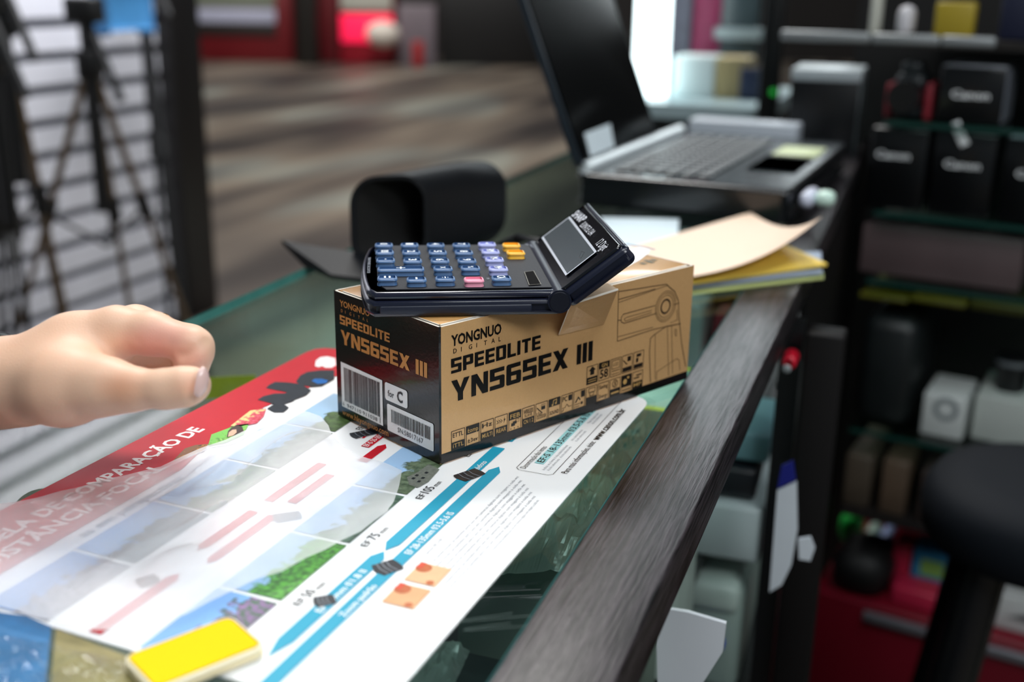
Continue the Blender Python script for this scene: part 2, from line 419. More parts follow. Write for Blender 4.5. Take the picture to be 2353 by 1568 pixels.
for v_ in (V0+.03, 1.33):
    p_ = MB(CTM); p_.box(UI+.030, v_, FLZ, UI+.042, v_+.02, -.0275); p_.build('support_post', M_black, cnt)
p_ = MB(CTM); p_.box(UI+.031, .60, FLZ, UI+.037, 1.30, -.0275); p_.build('side_panel', mat('counter_side_black', '0a0808', .6, spec=.2), cnt)
p_ = MB(CTM); pu, pv = uv(pt(1782, 1200, 1.0)); p_.box(pu-.009, pv-.009, FLZ, pu+.009, pv+.009, -.0275); p_.build('support_post', M_black, cnt)

# things lying on the inner shelf, seen through the glass
def inner_box(u, v, z, lx, ly, col, label, rot=0):
    p = ct(u, v); a = -YT+rot; m = MB(frame((p.x, p.y, -.2598), (math.cos(a), math.sin(a), 0), (-math.sin(a), math.cos(a), 0), UP))
    m.rbox(-lx/2, -ly/2, 0, lx/2, ly/2, z+.2598, .002)
    o = m.build('carton', mat('inner_'+col, col, .4, noise=.25, nscale=25)); tag(o, label, 'box', 'packages inside the glass counter')
    return o
inner_box(-.012, .695, -.09, .055, .06, 'dfeaec', 'white carton under the glass behind the right end of the gold box')
inner_box(.046, .70, -.10, .04, .05, 'c8384a', 'red carton under the glass beside the wooden rail')
inner_box(-.06, 1.10, -.12, .16, .2, '22383a', 'dark teal carton under the glass below the laptop')
par = inner_box(.043, .285, -.045, .075, .10, 'b9cfc6', 'pale carton with yellow edges under the glass by the poster corner')
inner_box(.028, .14, -.085, .10, .13, '80978a', 'grey green carton under the clear pouch beside the rail')
inner_box(-.005, -.02, -.14, .12, .14, '1b3b38', 'dark teal carton under the glass at the near end of the rail')
inner_box(-.16, .36, -.11, .10, .16, '33483f', 'dark grey green carton under the glass left of the gold box')
# yellow rim printed on the pale carton
Flat().frame_rect(.043-.034, .285-.046, .043+.034, .285+.046, .007).build('yellow_band', CTM, mat('yellow_print', 'd2d321', .4), par, -.0446)
# stickers on the front pane, seen from inside
def pane_sticker(px, col, label):
    q = [ppl(x, y, ct(UG+.0095, 0), DU) for x, y in px]
    m = MB(); n_ = len(q); m.add([p for p in q]+[p+DU*.0006 for p in q], [tuple(range(n_)), tuple(range(2*n_-1, n_-1, -1))]+[(i, n_+i, n_+(i+1) % n_, (i+1) % n_) for i in range(n_)])
    o = m.build('pane_sticker', mat('sticker_'+col, col, .5, noise=.3, nscale=40)); tag(o, label, 'sticker', 'stickers on the front pane'); return o
pane_sticker([(480, 868), (585, 862), (590, 905), (470, 918)], 'f0da3c', 'yellow sticker on the front pane of the counter beyond the thumb tip')

# ================================================================== LAMINATED POSTER
YP = YT+.05
PDN = V((-math.sin(YP), -math.cos(YP), 0)); PRT = V((math.cos(YP), -math.sin(YP), 0))   # t runs down the poster, s across
PTL = pz(731, 800, 0); PZ = .0012
# 2D poster frame: x = s, y = -t (up the poster)
POM = frame((PTL.x, PTL.y, 0), PRT, -PDN, UP)
def po(x, y):
    q = pz(x, y, PZ) - PTL; return (q.dot(PRT), -q.dot(PDN))
PW, PH = .2345, .338
pos = thing('laminated_poster', 'glossy laminated lens comparison poster lying on the glass under the gold box', 'poster', POM @ V((PW/2, -PH/2, 0)))
m = MB(POM); m.rprism(rrect(-.0, -PH, PW-.001, .0, .013), .0002, PZ-.0002, .0001, 1)
m.build('paper_sheet', mat('poster_paper', 'fbfcfe', .4, spec=.3), pos)
lam = MB(POM)
oo = rrect(-.0006, -PH-.002, PW+.0042, .003, .014); lam.add([(x, y, .0006) for x, y in oo], [tuple(range(len(oo)))])
tag(lam.build('laminate_film', thin_glass('laminate', (.97, .985, .98), .05, 1.25), pos), 'clear plastic margin')
# scene-of-print helpers; print layers sit a tenth of a millimetre above each other
DZ = PZ+.0001
red = mat('poster_red', 'c80c24', .4, spec=.3, noise=.08, nscale=60)
f = Flat()
f.poly([(x, y) for x, y in [(.0, -.338), (.045, -.338), (.0455, -.2), (.034, -.155), (.033, -.11), (.042, -.048), (.062, -.0), (.014, 0), (.0062, -.0018), (.0018, -.0062), (0, -.014)]])
f.build('red_band', POM, red, pos, DZ)
f = Flat(); RD = (0, 1); RU = (-1, 0)      # reading direction up the poster, letter tops towards the red edge
f.text('TABELA DE COMPARAÇÃO DE', (.0232, -.315), RD, RU, .0083, .1625, .03)
f.text('DISTÂNCIA FOCAL', (.0375, -.315), RD, RU, .0083, .1135, .03)
f.build('white_heading', POM, mat('print_white', 'fdfdfd', .4), pos, DZ+.0001)
f = Flat()
blob = [po(*q) for q in [(724, 842), (726, 830), (736, 822), (752, 820), (770, 824), (772, 840), (762, 846), (748, 846), (740, 842), (732, 845)]]
f.poly(blob); f.build('white_emblem', POM, MATS['print_white'], pos, DZ+.0001)
f = Flat()
f.text('as em perspectivas', (.0535, -.277), RD, RU, .0052, .0685, .0)
f.build('grey_subtitle', POM, mat('print_grey', '6d7178', .5), pos, DZ)

def photo_mat(name, sky, low, mid, scale, seed):
    m = bpy.data.materials.new(name); m.use_nodes = True; nt = m.node_tree; N = nt.nodes; L = nt.links; b = N['Principled BSDF']
    tc = N.new('ShaderNodeTexCoord'); sx = N.new('ShaderNodeSeparateXYZ')
    mp = N.new('ShaderNodeMapping'); mp.inputs['Rotation'].default_value = (0, 0, YP); mp.inputs['Location'].default_value = (seed, seed*.3, 0)
    mp2 = N.new('ShaderNodeMapping'); mp2.inputs['Rotation'].default_value = (0, 0, YP)
    L.new(tc.outputs['Object'], mp.inputs[0]); L.new(tc.outputs['Object'], mp2.inputs[0]); L.new(mp2.outputs[0], sx.inputs[0])
    n1 = N.new('ShaderNodeTexNoise'); n1.inputs['Scale'].default_value = scale; n1.inputs['Detail'].default_value = 4; L.new(mp.outputs[0], n1.inputs['Vector'])
    n2 = N.new('ShaderNodeTexNoise'); n2.inputs['Scale'].default_value = scale*2.3; n2.inputs['Detail'].default_value = 6; L.new(mp.outputs[0], n2.inputs['Vector'])
    # x across the photo: sky at -x, ground at +x, broken by noise
    ad = N.new('ShaderNodeMath'); ad.operation = 'MULTIPLY_ADD'; ad.inputs[1].default_value = .028; L.new(n1.outputs['Fac'], ad.inputs[0])
    L.new(sx.outputs[0], ad.inputs[2])
    mr = N.new('ShaderNodeMapRange'); mr.inputs['From Min'].default_value = .004; mr.inputs['From Max'].default_value = .024; L.new(ad.outputs[0], mr.inputs[0])
    r1 = N.new('ShaderNodeValToRGB'); e = r1.color_ramp.elements; e[0].position = .35; e[0].color = (*lin(low), 1); e[1].position = .65; e[1].color = (*lin(mid), 1); L.new(n2.outputs['Fac'], r1.inputs[0])
    mx = N.new('ShaderNodeMix'); mx.data_type = 'RGBA'; mx.inputs['A'].default_value = (*lin(sky), 1)
    rp = N.new('ShaderNodeValToRGB'); rp.color_ramp.elements[0].position = .42; rp.color_ramp.elements[1].position = .55; L.new(mr.outputs[0], rp.inputs[0])
    L.new(rp.outputs[0], mx.inputs['Factor']); L.new(r1.outputs[0], mx.inputs['B']); L.new(mx.outputs['Result'], b.inputs['Base Color'])
    b.inputs['Roughness'].default_value = .35; return m
cells = [(.0745, .1255), (.1278, .1795), (.182, .2335), (.236, .2865), (.289, .336)]
cols = [('a9cdee', '3a4a2e', '5d7a44'), ('a4caef', '475145', '8f9a86'), ('8fbbe8', '3a4a48', '6c8b5a'), ('8db8ea', '3b4a55', '7c8d94'), ('7fa6dc', '4a5266', 'a9a2b0')]
for i, (t0, t1) in enumerate(cells):
    Flat().rect(.0575, -t1, .0895, -t0).build('printed_photo', POM, photo_mat('photo_upper_%d' % i, *cols[i], 90+20*i, i*.37), pos, DZ)
cols = [('9fc6ee', '3f5a2c', '6d9a3a'), ('a8cdf2', '41523c', '76886a'), ('8fbcec', '2f4a3a', '5f7f68'), ('9cc3ea', '2a5a22', '5fb23c'), ('86b8f0', '2c6a34', '9a6fa8')]
for i, (t0, t1) in enumerate(cells):
    Flat().rect(.1335, -t1, .1625, -t0).build('printed_photo', POM, photo_mat('photo_lower_%d' % i, *cols[i], 80+25*i, 2+i*.41), pos, DZ)
# castle in the photo beside the box corner
f = Flat(); a = [po(*q) for q in [(935, 1098), (962, 1085), (985, 1068), (1010, 1080), (985, 1108), (960, 1122), (940, 1115)]]
f.poly(a); f.build('printed_castle', POM, mat('castle_stone', '767a70', .5, noise=.5, nscale=500), pos, DZ+.0001)
f = Flat()
for q in [(950, 1101), (963, 1108), (958, 1094), (972, 1100), (980, 1088)]:
    x, y = po(*q); f.rect(x-.0008, y-.0011, x+.0008, y+.0011)
f.build('printed_castle_windows', POM, mat('print_dark', '23272a', .5), pos, DZ+.0002)
# cyan arrows
cy = mat('poster_cyan', '27a2c2', .4, spec=.3)
f = Flat()
def bar(f, t0, t1, s0, s1, tip0=0, tip1=0):
    f.poly([(s0, -t0), (s0, -t1), ((s0+s1)/2, -t1-tip1), (s1, -t1), (s1, -t0), ((s0+s1)/2, -t0+tip0)])
bar(f, .108, .226, .1768, .1835, .0, .007)
bar(f, .04, .098, .1768, .1835)
bar(f, .137, .34, .1868, .1933, .006, .0)
bar(f, .24, .31, .1768, .1835, .006, .012)
f.build('cyan_arrows', POM, cy, pos, DZ)
for a in [('EF 75-300mm f/4-5.6', (.1822, -.096), .0034, .046), ('Zoom telefoto', (.1822, -.152), .0032, .024), ('EF 28-135mm f/3.5-5.6 IS', (.1921, -.232), .0034, .044),
          ('Zoom padrão', (.1921, -.287), .0032, .026), ('EF 50mm f/1.8 II', (.1822, -.288), .0034, .036)]:
    Flat().text(a[0], a[1], RD, RU, a[2], a[3], .01).build('white_bar_lettering', POM, MATS['print_white'], pos, DZ+.0001)
for num, y in (('105', -.1812), ('75', -.2335), ('50', -.287)):
    wn = .0075 if len(num) == 3 else .0056
    f = Flat().text('EF', (.1712, y), RD, RU, .0034, .0055).text(num, (.1716, y+.007), RD, RU, .0048, wn).text('mm', (.1718, y+.0083+wn), RD, RU, .003, .0058)
    f.build('focal_length_label', POM, M_ink, pos, DZ)
Flat().text('EF', (.1708, -.126), RD, RU, .0034, .0055).build('focal_length_label', POM, M_ink, pos, DZ)
Flat().text('EF-S 18mm', (.1015, -.1175), RD, RU, .004, .022).build('focal_length_label', POM, M_ink, pos, DZ)
# the lens cut-outs
def lens_print(name, x0, y0, x1, y1, wd):
    a = V(po(x0, y0)); b = V(po(x1, y1)); t = (b-a); n_ = V((-t.y, t.x)).normalized()*wd/2
    f = Flat(); pts = []
    for k in range(9):
        c_ = k/8; bow = math.sin(math.pi*c_)*wd*.18
        pts.append(a - n_*(1-2*c_) - t.normalized()*bow*.6)
    for k in range(9):
        c_ = 1-k/8; bow = math.sin(math.pi*c_)*wd*.18
        pts.append(b - n_*(1-2*c_)*.9 + t.normalized()*bow*.3)
    f.poly(pts); o = f.build(name, POM, mat('lens_print', '23272f', .35, noise=.5, nscale=180, coat=.3), pos, DZ+.0002)
    f = Flat()
    for c_ in (.22, .45, .68):
        m0 = a+t*c_; f.line([m0-n_*.9, m0-t.normalized()*wd*.08, m0+n_*.9], wd*.05)
    f.build('lens_print_rings', POM, mat('print_midgrey', '7d838c', .4), pos, DZ+.0003)
lens_print('lens_cutout', 1056, 1101, 1103, 1084, .0098)
lens_print('lens_cutout', 868, 1313, 915, 1297, .0105)
lens_print('lens_cutout', 726, 1386, 768, 1378, .0085)
lens_print('lens_cutout', 632, 1193, 690, 1184, .0085)
lens_print('lens_cutout', 320, 1342, 362, 1330, .0085)
lens_print('lens_cutout', 811, 1003, 860, 992, .0085)
# red bars
f = Flat()
bar(f, .06, .127, .1035, .1085); bar(f, .06, .137, .1125, .1175); bar(f, .1335, .1545, .1205, .126, .004, 0)
bar(f, .165, .213, .1035, .1085); bar(f, .175, .21, .1145, .1195); bar(f, .225, .27, .1145, .1195, .0, .004); bar(f, .225, .262, .1035, .1085, 0, .004); bar(f, .29, .335, .109, .1145, .004, 0)
f.build('red_bars', POM, red, pos, DZ)
Flat().text('Zoom telefoto', (.1073, -.128), RD, RU, .0028, .021, .01).build('white_bar_lettering', POM, MATS['print_white'], pos, DZ+.0001)
f = Flat(); f.text('EF-S 55-250mm f/4-5.6 IS STM', (.1163, -.1365), RD, RU, .003, .045, .012)
f.build('white_bar_lettering', POM, MATS['print_white'], pos, DZ+.0001)
# naming box, address line, paragraphs
f = Flat(); lw = .00028
x0, x1, y0 = .1985, .2185, -.130
f.line([(x0, .0), (x0, y0+.002), (x0+.002, y0), (x1-.002, y0), (x1, y0+.002), (x1, .0)], lw)
f.text('Denominação das lentes', (.2032, -.1275), RD, RU, .0031, .031)
f.text('Para mais informações, visite:', (.2248, -.1245), RD, RU, .0034, .0455, .006)
f.text('www.canon.com.br', (.2253, -.0765), RD, RU, .0045, .051, .012)
f.build('black_lettering', POM, M_ink, pos, DZ)
f = Flat(); f.rect(.2046, -.1185, .2096, -.014); f.build('cyan_highlight', POM, mat('print_palecyan', 'a6e2e6', .4), pos, DZ)
f = Flat(); f.text('EF-S 18-135mm f/3.5-5.6 IS STM', (.2088, -.117), RD, RU, .0036, .090, .012)
f.build('bold_lens_name', POM, M_ink, pos, DZ+.0001)
f = Flat()
for c_, tx in [(-.125, 'Indica se a lente é'), (-.107, 'Indica a distância focal da lente'), (-.083, 'Indica a abertura máxima do'), (-.055, 'Motor de passo suave')]:
    f.text(tx, (.2128, c_), RD, RU, .0016, .017); f.text('ef ou ef-s conforme a lente', (.2152, c_), RD, RU, .0016, .016)
for k in range(7):
    t1 = -.138-.0035*k; L_ = [.095, .1, .1, .093, .099, .098, .055][k]
    f.text('as lentes foram projetadas para uso em cameras digitais com imagem a cada vez', (.204+.0032*k, t1-L_), RD, RU, .0015, L_)
f.text('Sensor EF e EF-S', (.1985, -.229), RD, RU, .0017, .018)
f.build('fine_print', POM, M_greyink, pos, DZ)
for k, (a, b) in enumerate([((868, 1388), (930, 1347)), ((952, 1374), (1018, 1330))]):
    xa, ya = po(*a); xb, yb_ = po(*b)
    cx_, cy_ = .2065, -.263+.019*k; f = Flat(); f.rect(cx_-.0072, cy_-.008, cx_+.0072, cy_+.008)
    f.build('printed_portrait', POM, mat('portrait_cream_%d' % k, ('dfa878', 'e8b88c')[k], .4, noise=.12, nscale=150), pos, DZ)
    f = Flat(); f.poly(circ(cx_-.004, cy_+.004, .0036, 14)); f.poly(circ(cx_+.004, cy_-.006, .0018, 10)); f.build('printed_portrait_hair', POM, mat('portrait_rust', 'c0602c', .4, noise=.3, nscale=300), pos, DZ+.0001)
    f = Flat(); f.rect(cx_-.0072, cy_+.003, cx_-.0045, cy_+.008); f.build('printed_portrait_patch', POM, mat('portrait_red', 'd84a2a', .4), pos, DZ+.0002)
# camera cut-out cluster and the little collage photos
camm = mat('camera_print', '1d2530', .4, noise=.6, nscale=160, spec=.3)
f = Flat()
f.poly([po(*q) for q in [(768, 852), (736, 852), (706, 856), (690, 864), (680, 878), (690, 886), (716, 890), (740, 888), (768, 872)]])
f.poly([po(*q) for q in [(692, 884), (660, 880), (632, 879), (618, 886), (611, 893), (640, 899), (660, 903), (640, 912), (652, 914), (676, 920), (704, 909), (715, 898)]])
f.poly([po(*q) for q in [(660, 905), (630, 906), (605, 912), (592, 920), (630, 930), (614, 940), (630, 948), (652, 948), (664, 938), (652, 930), (676, 922)]])
f.build('camera_cutouts', POM, camm, pos, DZ+.0002)
f = Flat(); f.poly([po(*q) for q in [(716, 877), (724, 872), (740, 872), (754, 876), (750, 882), (730, 884)]])
f.build('blue_lens_glint', POM, mat('print_blue', '1d6fc0', .3, noise=.5, nscale=200), pos, DZ+.0003)
for nm, q4, c1, c2, c3, sd in [('a', [(612, 940), (575, 945), (530, 980), (548, 982), (590, 974), (606, 958)], 'f0d890', 'c42030', 'ef6a80', 1.3),
                               ('b', [(572, 975), (545, 978), (486, 1000), (478, 1026), (520, 1018), (560, 1000)], '7fd05a', '3b8a2c', 'a8e070', 2.2),
                               ('c', [(478, 1022), (450, 1024), (425, 1032), (394, 1064), (430, 1052), (470, 1038)], '8a5a30', '20120a', 'd09030', 3.7)]:
    f = Flat(); f.poly([po(*q) for q in q4])
    f.build('collage_photo', POM, photo_mat('collage_'+nm, c1, c2, c3, 260, sd), pos, DZ+.0002)
f = Flat(); f.poly([po(*q) for q in [(521, 1008), (524, 993), (532, 984), (546, 979), (556, 982), (561, 994), (540, 1002)]])
f.build('printed_hair', POM, mat('print_brown', '3a211c', .4), pos, DZ+.0003)
f = Flat(); f.poly([po(*q) for q in [(524, 1006), (526, 996), (534, 990), (543, 989), (544, 996), (536, 1003)]])
f.build('printed_face', POM, mat('print_skin', 'e8b79a', .4), pos, DZ+.0004)

# second sheet peeping out beneath the poster's left edge
q = [pz(*a, .0001) for a in [(36, 1168), (110, 1128), (150, 1112), (190, 1140), (90, 1200)]]
m = MB(); m.add([p for p in q] + [p+V((0, 0, .00005)) for p in q], [(5, 6, 7, 8, 9)] + [(i, (i+1) % 5, 5+(i+1) % 5, 5+i) for i in range(5)])
tag(m.build('paper_sheet', M_white), 'white paper corner poking out beneath the left edge of the red poster', 'paper')

# ================================================================== YELLOW TAG
ya, yb2, yc = pz(285, 1520, .004), pz(520, 1430, .004), pz(578, 1492, .004)
ex = (yb2-ya).normalized(); ey = UP.cross(ex)
yl = (yb2-ya).length*1.06; yw = abs((yc-yb2).dot(ey))*1.06+.0035
ym = frame((ya.x, ya.y, PZ+.0006), ex, ey, UP)
tg = thing('price_tag', 'yellow rounded plastic tag with white border on the poster near the camera', 'tag', ym @ V((yl/2, -yw/2, 0)))
m = MB(ym); m.rprism(rrect(-.001, -yw, yl, .0005, .0045), 0, .0045, .0012, 3); m.build('tag_body', mat('tag_cream', 'fff3d2', .4), tg)
m = MB(ym); m.rprism(rrect(.0006, -yw+.0018, yl-.0016, -.0012, .003), .0043, .0048, .0002, 1); tag(m.build('tag_face', mat('tag_yellow', 'f4cf00', .7, spec=.15), tg), 'bright yellow face')

# ================================================================== GOLD BOX
YB, BW, BH, BL = .75372, .09136, .07528, .20
BA = V((math.cos(YB), math.sin(YB), 0)); BB = V((-math.sin(YB), math.cos(YB), 0))
BZ0 = PZ+.0008
BXM = frame((0, 0, 0), BA, BB, UP)
bx = thing('flash_box', 'gold and black camera flash carton standing on the poster under the calculator', 'box', BXM @ V((BL/2, BW/2, BZ0)))
def card_mat(name, col, rough, coat, spec, bump):
    m = mat(name, col, rough, metal=.15, spec=spec, coat=coat, noise=.06, nscale=900, bump=bump, bscale=350); return m
M_gold = card_mat('gold_card', 'd8aa74', .36, .35, .5, .12)
M_dark = mat('black_card', '0d0809', .2, spec=.4, coat=.25, bump=.05, bscale=500)
M_edge = mat('card_edge', 'efe6d8', .7)
m = MB(BXM); r0 = .0008
zb = .0072
m.k = 0   # front (gold) and its black foot band
m.quad((r0, 0, zb), (BL, 0, zb), (BL, 0, BH), (r0, 0, BH)); m.k = 1
m.quad((r0, 0, BZ0), (BL, 0, BZ0), (BL, 0, zb), (r0, 0, zb))
m.quad((0, BW, BZ0), (0, r0, BZ0), (0, r0, BH), (0, BW, BH)); m.quad((0, r0, BZ0), (r0, 0, BZ0), (r0, 0, BH), (0, r0, BH))
m.k = 0
m.quad((BL, 0, BZ0), (BL, BW, BZ0), (BL, BW, BH), (BL, 0, BH)); m.quad((BL, BW, BZ0), (0, BW, BZ0), (0, BW, BH), (BL, BW, BH))
m.quad((0, BW, BZ0), (BL, BW, BZ0), (BL, 0, BZ0), (0, 0, BZ0))
ti = .0011
m.k = 2   # raw white board edge around the mouth of the box
m.quad((0, 0, BH), (BL, 0, BH), (BL, ti, BH), (0, ti, BH)); m.quad((0, 0, BH), (ti, 0, BH), (ti, BW, BH), (0, BW, BH))
m.quad((BL-ti, 0, BH), (BL, 0, BH), (BL, BW, BH), (BL-ti, BW, BH)); m.quad((0, BW-ti, BH), (BL, BW-ti, BH), (BL, BW, BH), (0, BW, BH))
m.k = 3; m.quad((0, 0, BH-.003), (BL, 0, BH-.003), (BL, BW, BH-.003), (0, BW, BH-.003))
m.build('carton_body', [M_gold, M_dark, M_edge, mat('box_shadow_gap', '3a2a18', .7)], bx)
m = MB(BXM); m.k = 0; m.rbox(.002, .0032, BH-.0026, BL-.0022, BW-.002, BH+.0002, .0005, 1)
m.k = 1
m.box(.002, .0022, BH-.0008, .078, .0032, BH+.0003); m.box(.126, .0022, BH-.0008, BL-.004, .0032, BH+.0003); m.box(.002, .0022, BH-.0008, .0026, .086, BH+.0003)
m.build('lid', [mat('gold_lid', 'cd9a5c', .38, metal=.1, coat=.35, noise=.05, nscale=200), M_edge], bx)
# tuck flap sticking out of the mouth and folded down over the front
tA, tB = (.0685, -.0235, .0798), (.1095, -.0192, .0798)
lA, lB = (.0832, -.0009, .0545), (.1194, -.0009, .0536)
hA, hB = (.0765, .004, .0758), (.1262, .004, .0758)
m = MB(BXM); m.k = 0
def slab(m, q, th):
    q = [V(p) for p in q]; n_ = (q[1]-q[0]).cross(q[3]-q[0]).normalized()*th
    b = [p-n_ for p in q]
    k0 = m.k
    m.add(q, [(0, 1, 2, 3)]); m.add(b, [(3, 2, 1, 0)]); m.k = 1
    for i in range(4): j = (i+1) % 4; m.add([q[i], b[i], b[j], q[j]], [(0, 1, 2, 3)])
    m.k = k0
slab(m, [tA, tB, hB, hA], .0006); slab(m, [lA, lB, tB, tA], .0006)
m.build('tuck_flap', [M_gold, M_edge], bx)
# printing on the gold face: x along the box, y up
GFM = frame((0, 0, 0), BA, UP, -BB)
f = Flat()
block(f, 'SPEEDLITE', .0071, .0494, .0700, .0079)
f.build('product_line', GFM, M_ink, bx); f = Flat()
block(f, 'YN565EX III', .0072, .0338, .1116, .0117, .1)
f.build('model_number', GFM, M_ink, bx); f = Flat()
f.text('YONGNUO', (.0072, .0640), (1, 0), (0, 1), .0054, .0340, .03)
for i, ch in enumerate('DIGITAL'): f.text(ch, (.0086+.00512*i, .0599), (1, 0), (0, 1), .0024, None, .01)
f.build('maker_name', GFM, M_ink, bx)
def gold(x, y):
    p = ppl(x, y, (0, 0, 0), BB); return p.dot(BA), p.z
# icon row
f = Flat(); inv = Flat(); lw = .00035
IWd, IHt, IP = .0089, .0107, .01003
def icon(col, row):
    x = .0073+IP*col; y = .0072 + (.0125 if row else 0); return x, y
spec = {0: ('ETTL', 'iTTL', 'b'), 1: ('comp', '±3ev', 't'), 2: ('Hz', 'MULTI', 'b'), 3: ('', 'REAR', 'b'), 4: ('FEB', '', 't'), 5: ('WIRELESS', 'CN 1 2', 'b'), 6: ('', 'OUTDOOR', ''), 7: ('', 'SOUND', 't'), 8: ('', '', ''), 9: ('', '', ''),
        10: ('', '', 'b'), 11: ('Saving', 'Energy', ''), 12: ('', '', 'b'), 13: ('', '', 't'), 14: ('', 'MP', 'b')}
for c_ in range(15):
    x, y = icon(c_, 0); f.frame_rect(x, y, x+IWd, y+IHt, lw)
    a, b, k = spec[c_]; hb = IHt*.42; cx = x+IWd/2
    if k == 'b': f.rect(x, y, x+IWd, y+hb)
    if k == 't': f.rect(x, y+IHt-hb, x+IWd, y+IHt)
    if a:
        wd = IWd*.8; (inv if k == 't' else f).text(a, (cx-wd/2, y+IHt*.66), (1, 0), (0, 1), .0024, wd, .01)
    if b:
        wd = IWd*.8; (inv if k == 'b' else f).text(b, (cx-wd/2, y+IHt*.13), (1, 0), (0, 1), .0022, wd, .01)
for c_, k in ((0, 'b'), (1, 'b'), (2, 'b'), (3, 'b'), (4, 'b')):
    x, y = icon(c_, 1); f.frame_rect(x+.1003-.0, y, x+.1003+IWd, y+IHt, lw)
X1 = .0073+IP*10
# upper icons: arrow, GN 58, screen, bolt, stand
x, y = X1, .0197
f.rect(x, y, x+IWd, y+.0040); f.poly([(x+.0028, y+.0052), (x+.006, y+.0052), (x+.006, y+.0078), (x+.0074, y+.0078), (x+.0044, y+.0102), (x+.0014, y+.0078), (x+.0028, y+.0078)])
for k in range(2): inv.rect(x+.001, y+.0010+.0013*k, x+IWd-.001, y+.0014+.0013*k)
x += IP; f.rect(x, y+.0070, x+IWd, y+IHt); inv.text('GN', (x+.002, y+.0078), (1, 0), (0, 1), .0021, .005, .015); f.text('58', (x+.001, y+.0012), (1, 0), (0, 1), .005, .0068, .02)
x += IP; f.frame_rect(x+.0012, y+.0046, x+.0077, y+.0096, .0003); f.text('LCD', (x+.0024, y+.0062), (1, 0), (0, 1), .0018, .004); f.rect(x+.001, y+.003, x+.0079, y+.0034); f.rect(x+.001, y+.0012, x+.0079, y+.0015)
x += IP; f.rect(x+.0045, y+.0066, x+.0075, y+.0095); f.line([(x+.001, y+.0078), (x+.003, y+.0058), (x+.0042, y+.005)], .0006); f.rect(x+.0006, y+.0006, x+.0083, y+.0032)
x += IP; f.rect(x+.0025, y+.0075, x+.0066, y+.0093); f.rect(x+.0022, y+.0042, x+.0042, y+.0068); f.rect(x+.0006, y+.0006, x+.0083, y+.0030)
# lower pictograms
bolt = [(.0012, .0020), (.0004, 0), (.0009, .0001), (.0004, -.0018), (.0018, .0006), (.0011, .0006)]
x, y = icon(1, 0); inv.poly([(x+.0004+a*.8, y+.0083+b*.8) for a, b in bolt])
x, y = icon(2, 0); f.poly([(x+.0006+a, y+.0076+b) for a, b in bolt])
x, y = icon(3, 0)
for k in range(3): f.line([(x+.0012+.0014*k, y+.0066), (x+.0024+.0014*k, y+.0076), (x+.0012+.0014*k, y+.0086)], .0003)
f.poly([(x+.0058+a, y+.0076+b) for a, b in bolt])
x, y = icon(4, 0); f.rect(x+.0018, y+.0024, x+.0045, y+.0042); f.rect(x+.003, y+.0034, x+.0057, y+.005); f.frame_rect(x+.005, y+.0042, x+.0075, y+.0058, .0002)
for k in (.0016, .0042, .0068): f.rect(x+k-.0003, y+.0008, x+k+.0003, y+.0014)
x, y = icon(5, 0); f.text('SLAVE', (x+.0016, y+.0052), (1, 0), (0, 1), .0015, .0058, .005)
x, y = icon(6, 0); f.rect(x+.0042, y+.0064, x+.0072, y+.0084); f.line([(x+.001, y+.0082), (x+.0026, y+.0066), (x+.005, y+.0046)], .0005); f.text('15m', (x+.0008, y+.0036), (1, 0), (0, 1), .0018, .004)
for k in range(4): f.line([(x+.0044+.0009*k, y+.0088), (x+.0044+.0009*k, y+.0098)], .0002)
x, y = icon(7, 0); inv.line([(x+.0032, y+.0072), (x+.0034, y+.0096), (x+.0060, y+.0100), (x+.0058, y+.0078)], .0005); inv.poly(circ(x+.0028, y+.0071, .0007, 10)); inv.poly(circ(x+.0054, y+.0077, .0007, 10))
x, y = icon(8, 0); f.text('PC', (x+.0008, y+.0068), (1, 0), (0, 1), .0028, .0038, .01); f.rect(x+.0056, y+.0065, x+.0084, y+.0098); f.line([(x+.0008, y+.003), (x+.003, y+.003), (x+.0044, y+.0048), (x+.006, y+.003), (x+.008, y+.003)], .0003); f.line([(x+.0008, y+.001), (x+.002, y+.0022)], .0004)
x, y = icon(9, 0); f.rect(x+.0058, y+.0062, x+.0086, y+.0100); f.line([(x+.0015, y+.004), (x+.0036, y+.0066), (x+.005, y+.005)], .0008); f.line([(x+.0008, y+.0026), (x+.005, y+.0026)], .0003); f.line([(x+.0008, y+.0012), (x+.0045, y+.0012)], .0003); f.poly(circ(x+.0066, y+.0026, .0009, 8))
x, y = icon(10, 0); f.frame_rect(x+.002, y+.0072, x+.0072, y+.0096, .0003); f.frame_rect(x+.003, y+.005, x+.0062, y+.0070, .0003)
x, y = icon(12, 0); f.line(circ(x+.0044, y+.0076, .0022, 14), .0004, True); f.line([(x+.0056, y+.0086), (x+.0040, y+.0086), (x+.0040, y+.0076), (x+.005, y+.0076), (x+.005, y+.0066), (x+.0034, y+.0066)], .0004); inv.rect(x+.001, y+.0016, x+.0079, y+.0026)
x, y = icon(13, 0); f.rect(x, y+.0034, x+IWd, y+IHt); inv.poly(circ(x+.003, y+.0068, .0017, 14)); inv.rect(x+.0048, y+.0082, x+.0066, y+.0096); f.rect(x+.0008, y+.0012, x+.008, y+.0018)
x, y = icon(14, 0); f.rect(x+.001, y+.0064, x+.006, y+.0072); f.rect(x+.003, y+.0080, x+.0078, y+.0088)
f.build('icon_printing', GFM, mat('brown_ink', '1d1712', .4), bx)
inv.build('icon_reversed_lettering', GFM, mat('gold_ink', 'c2995a', .4), bx, .0003)
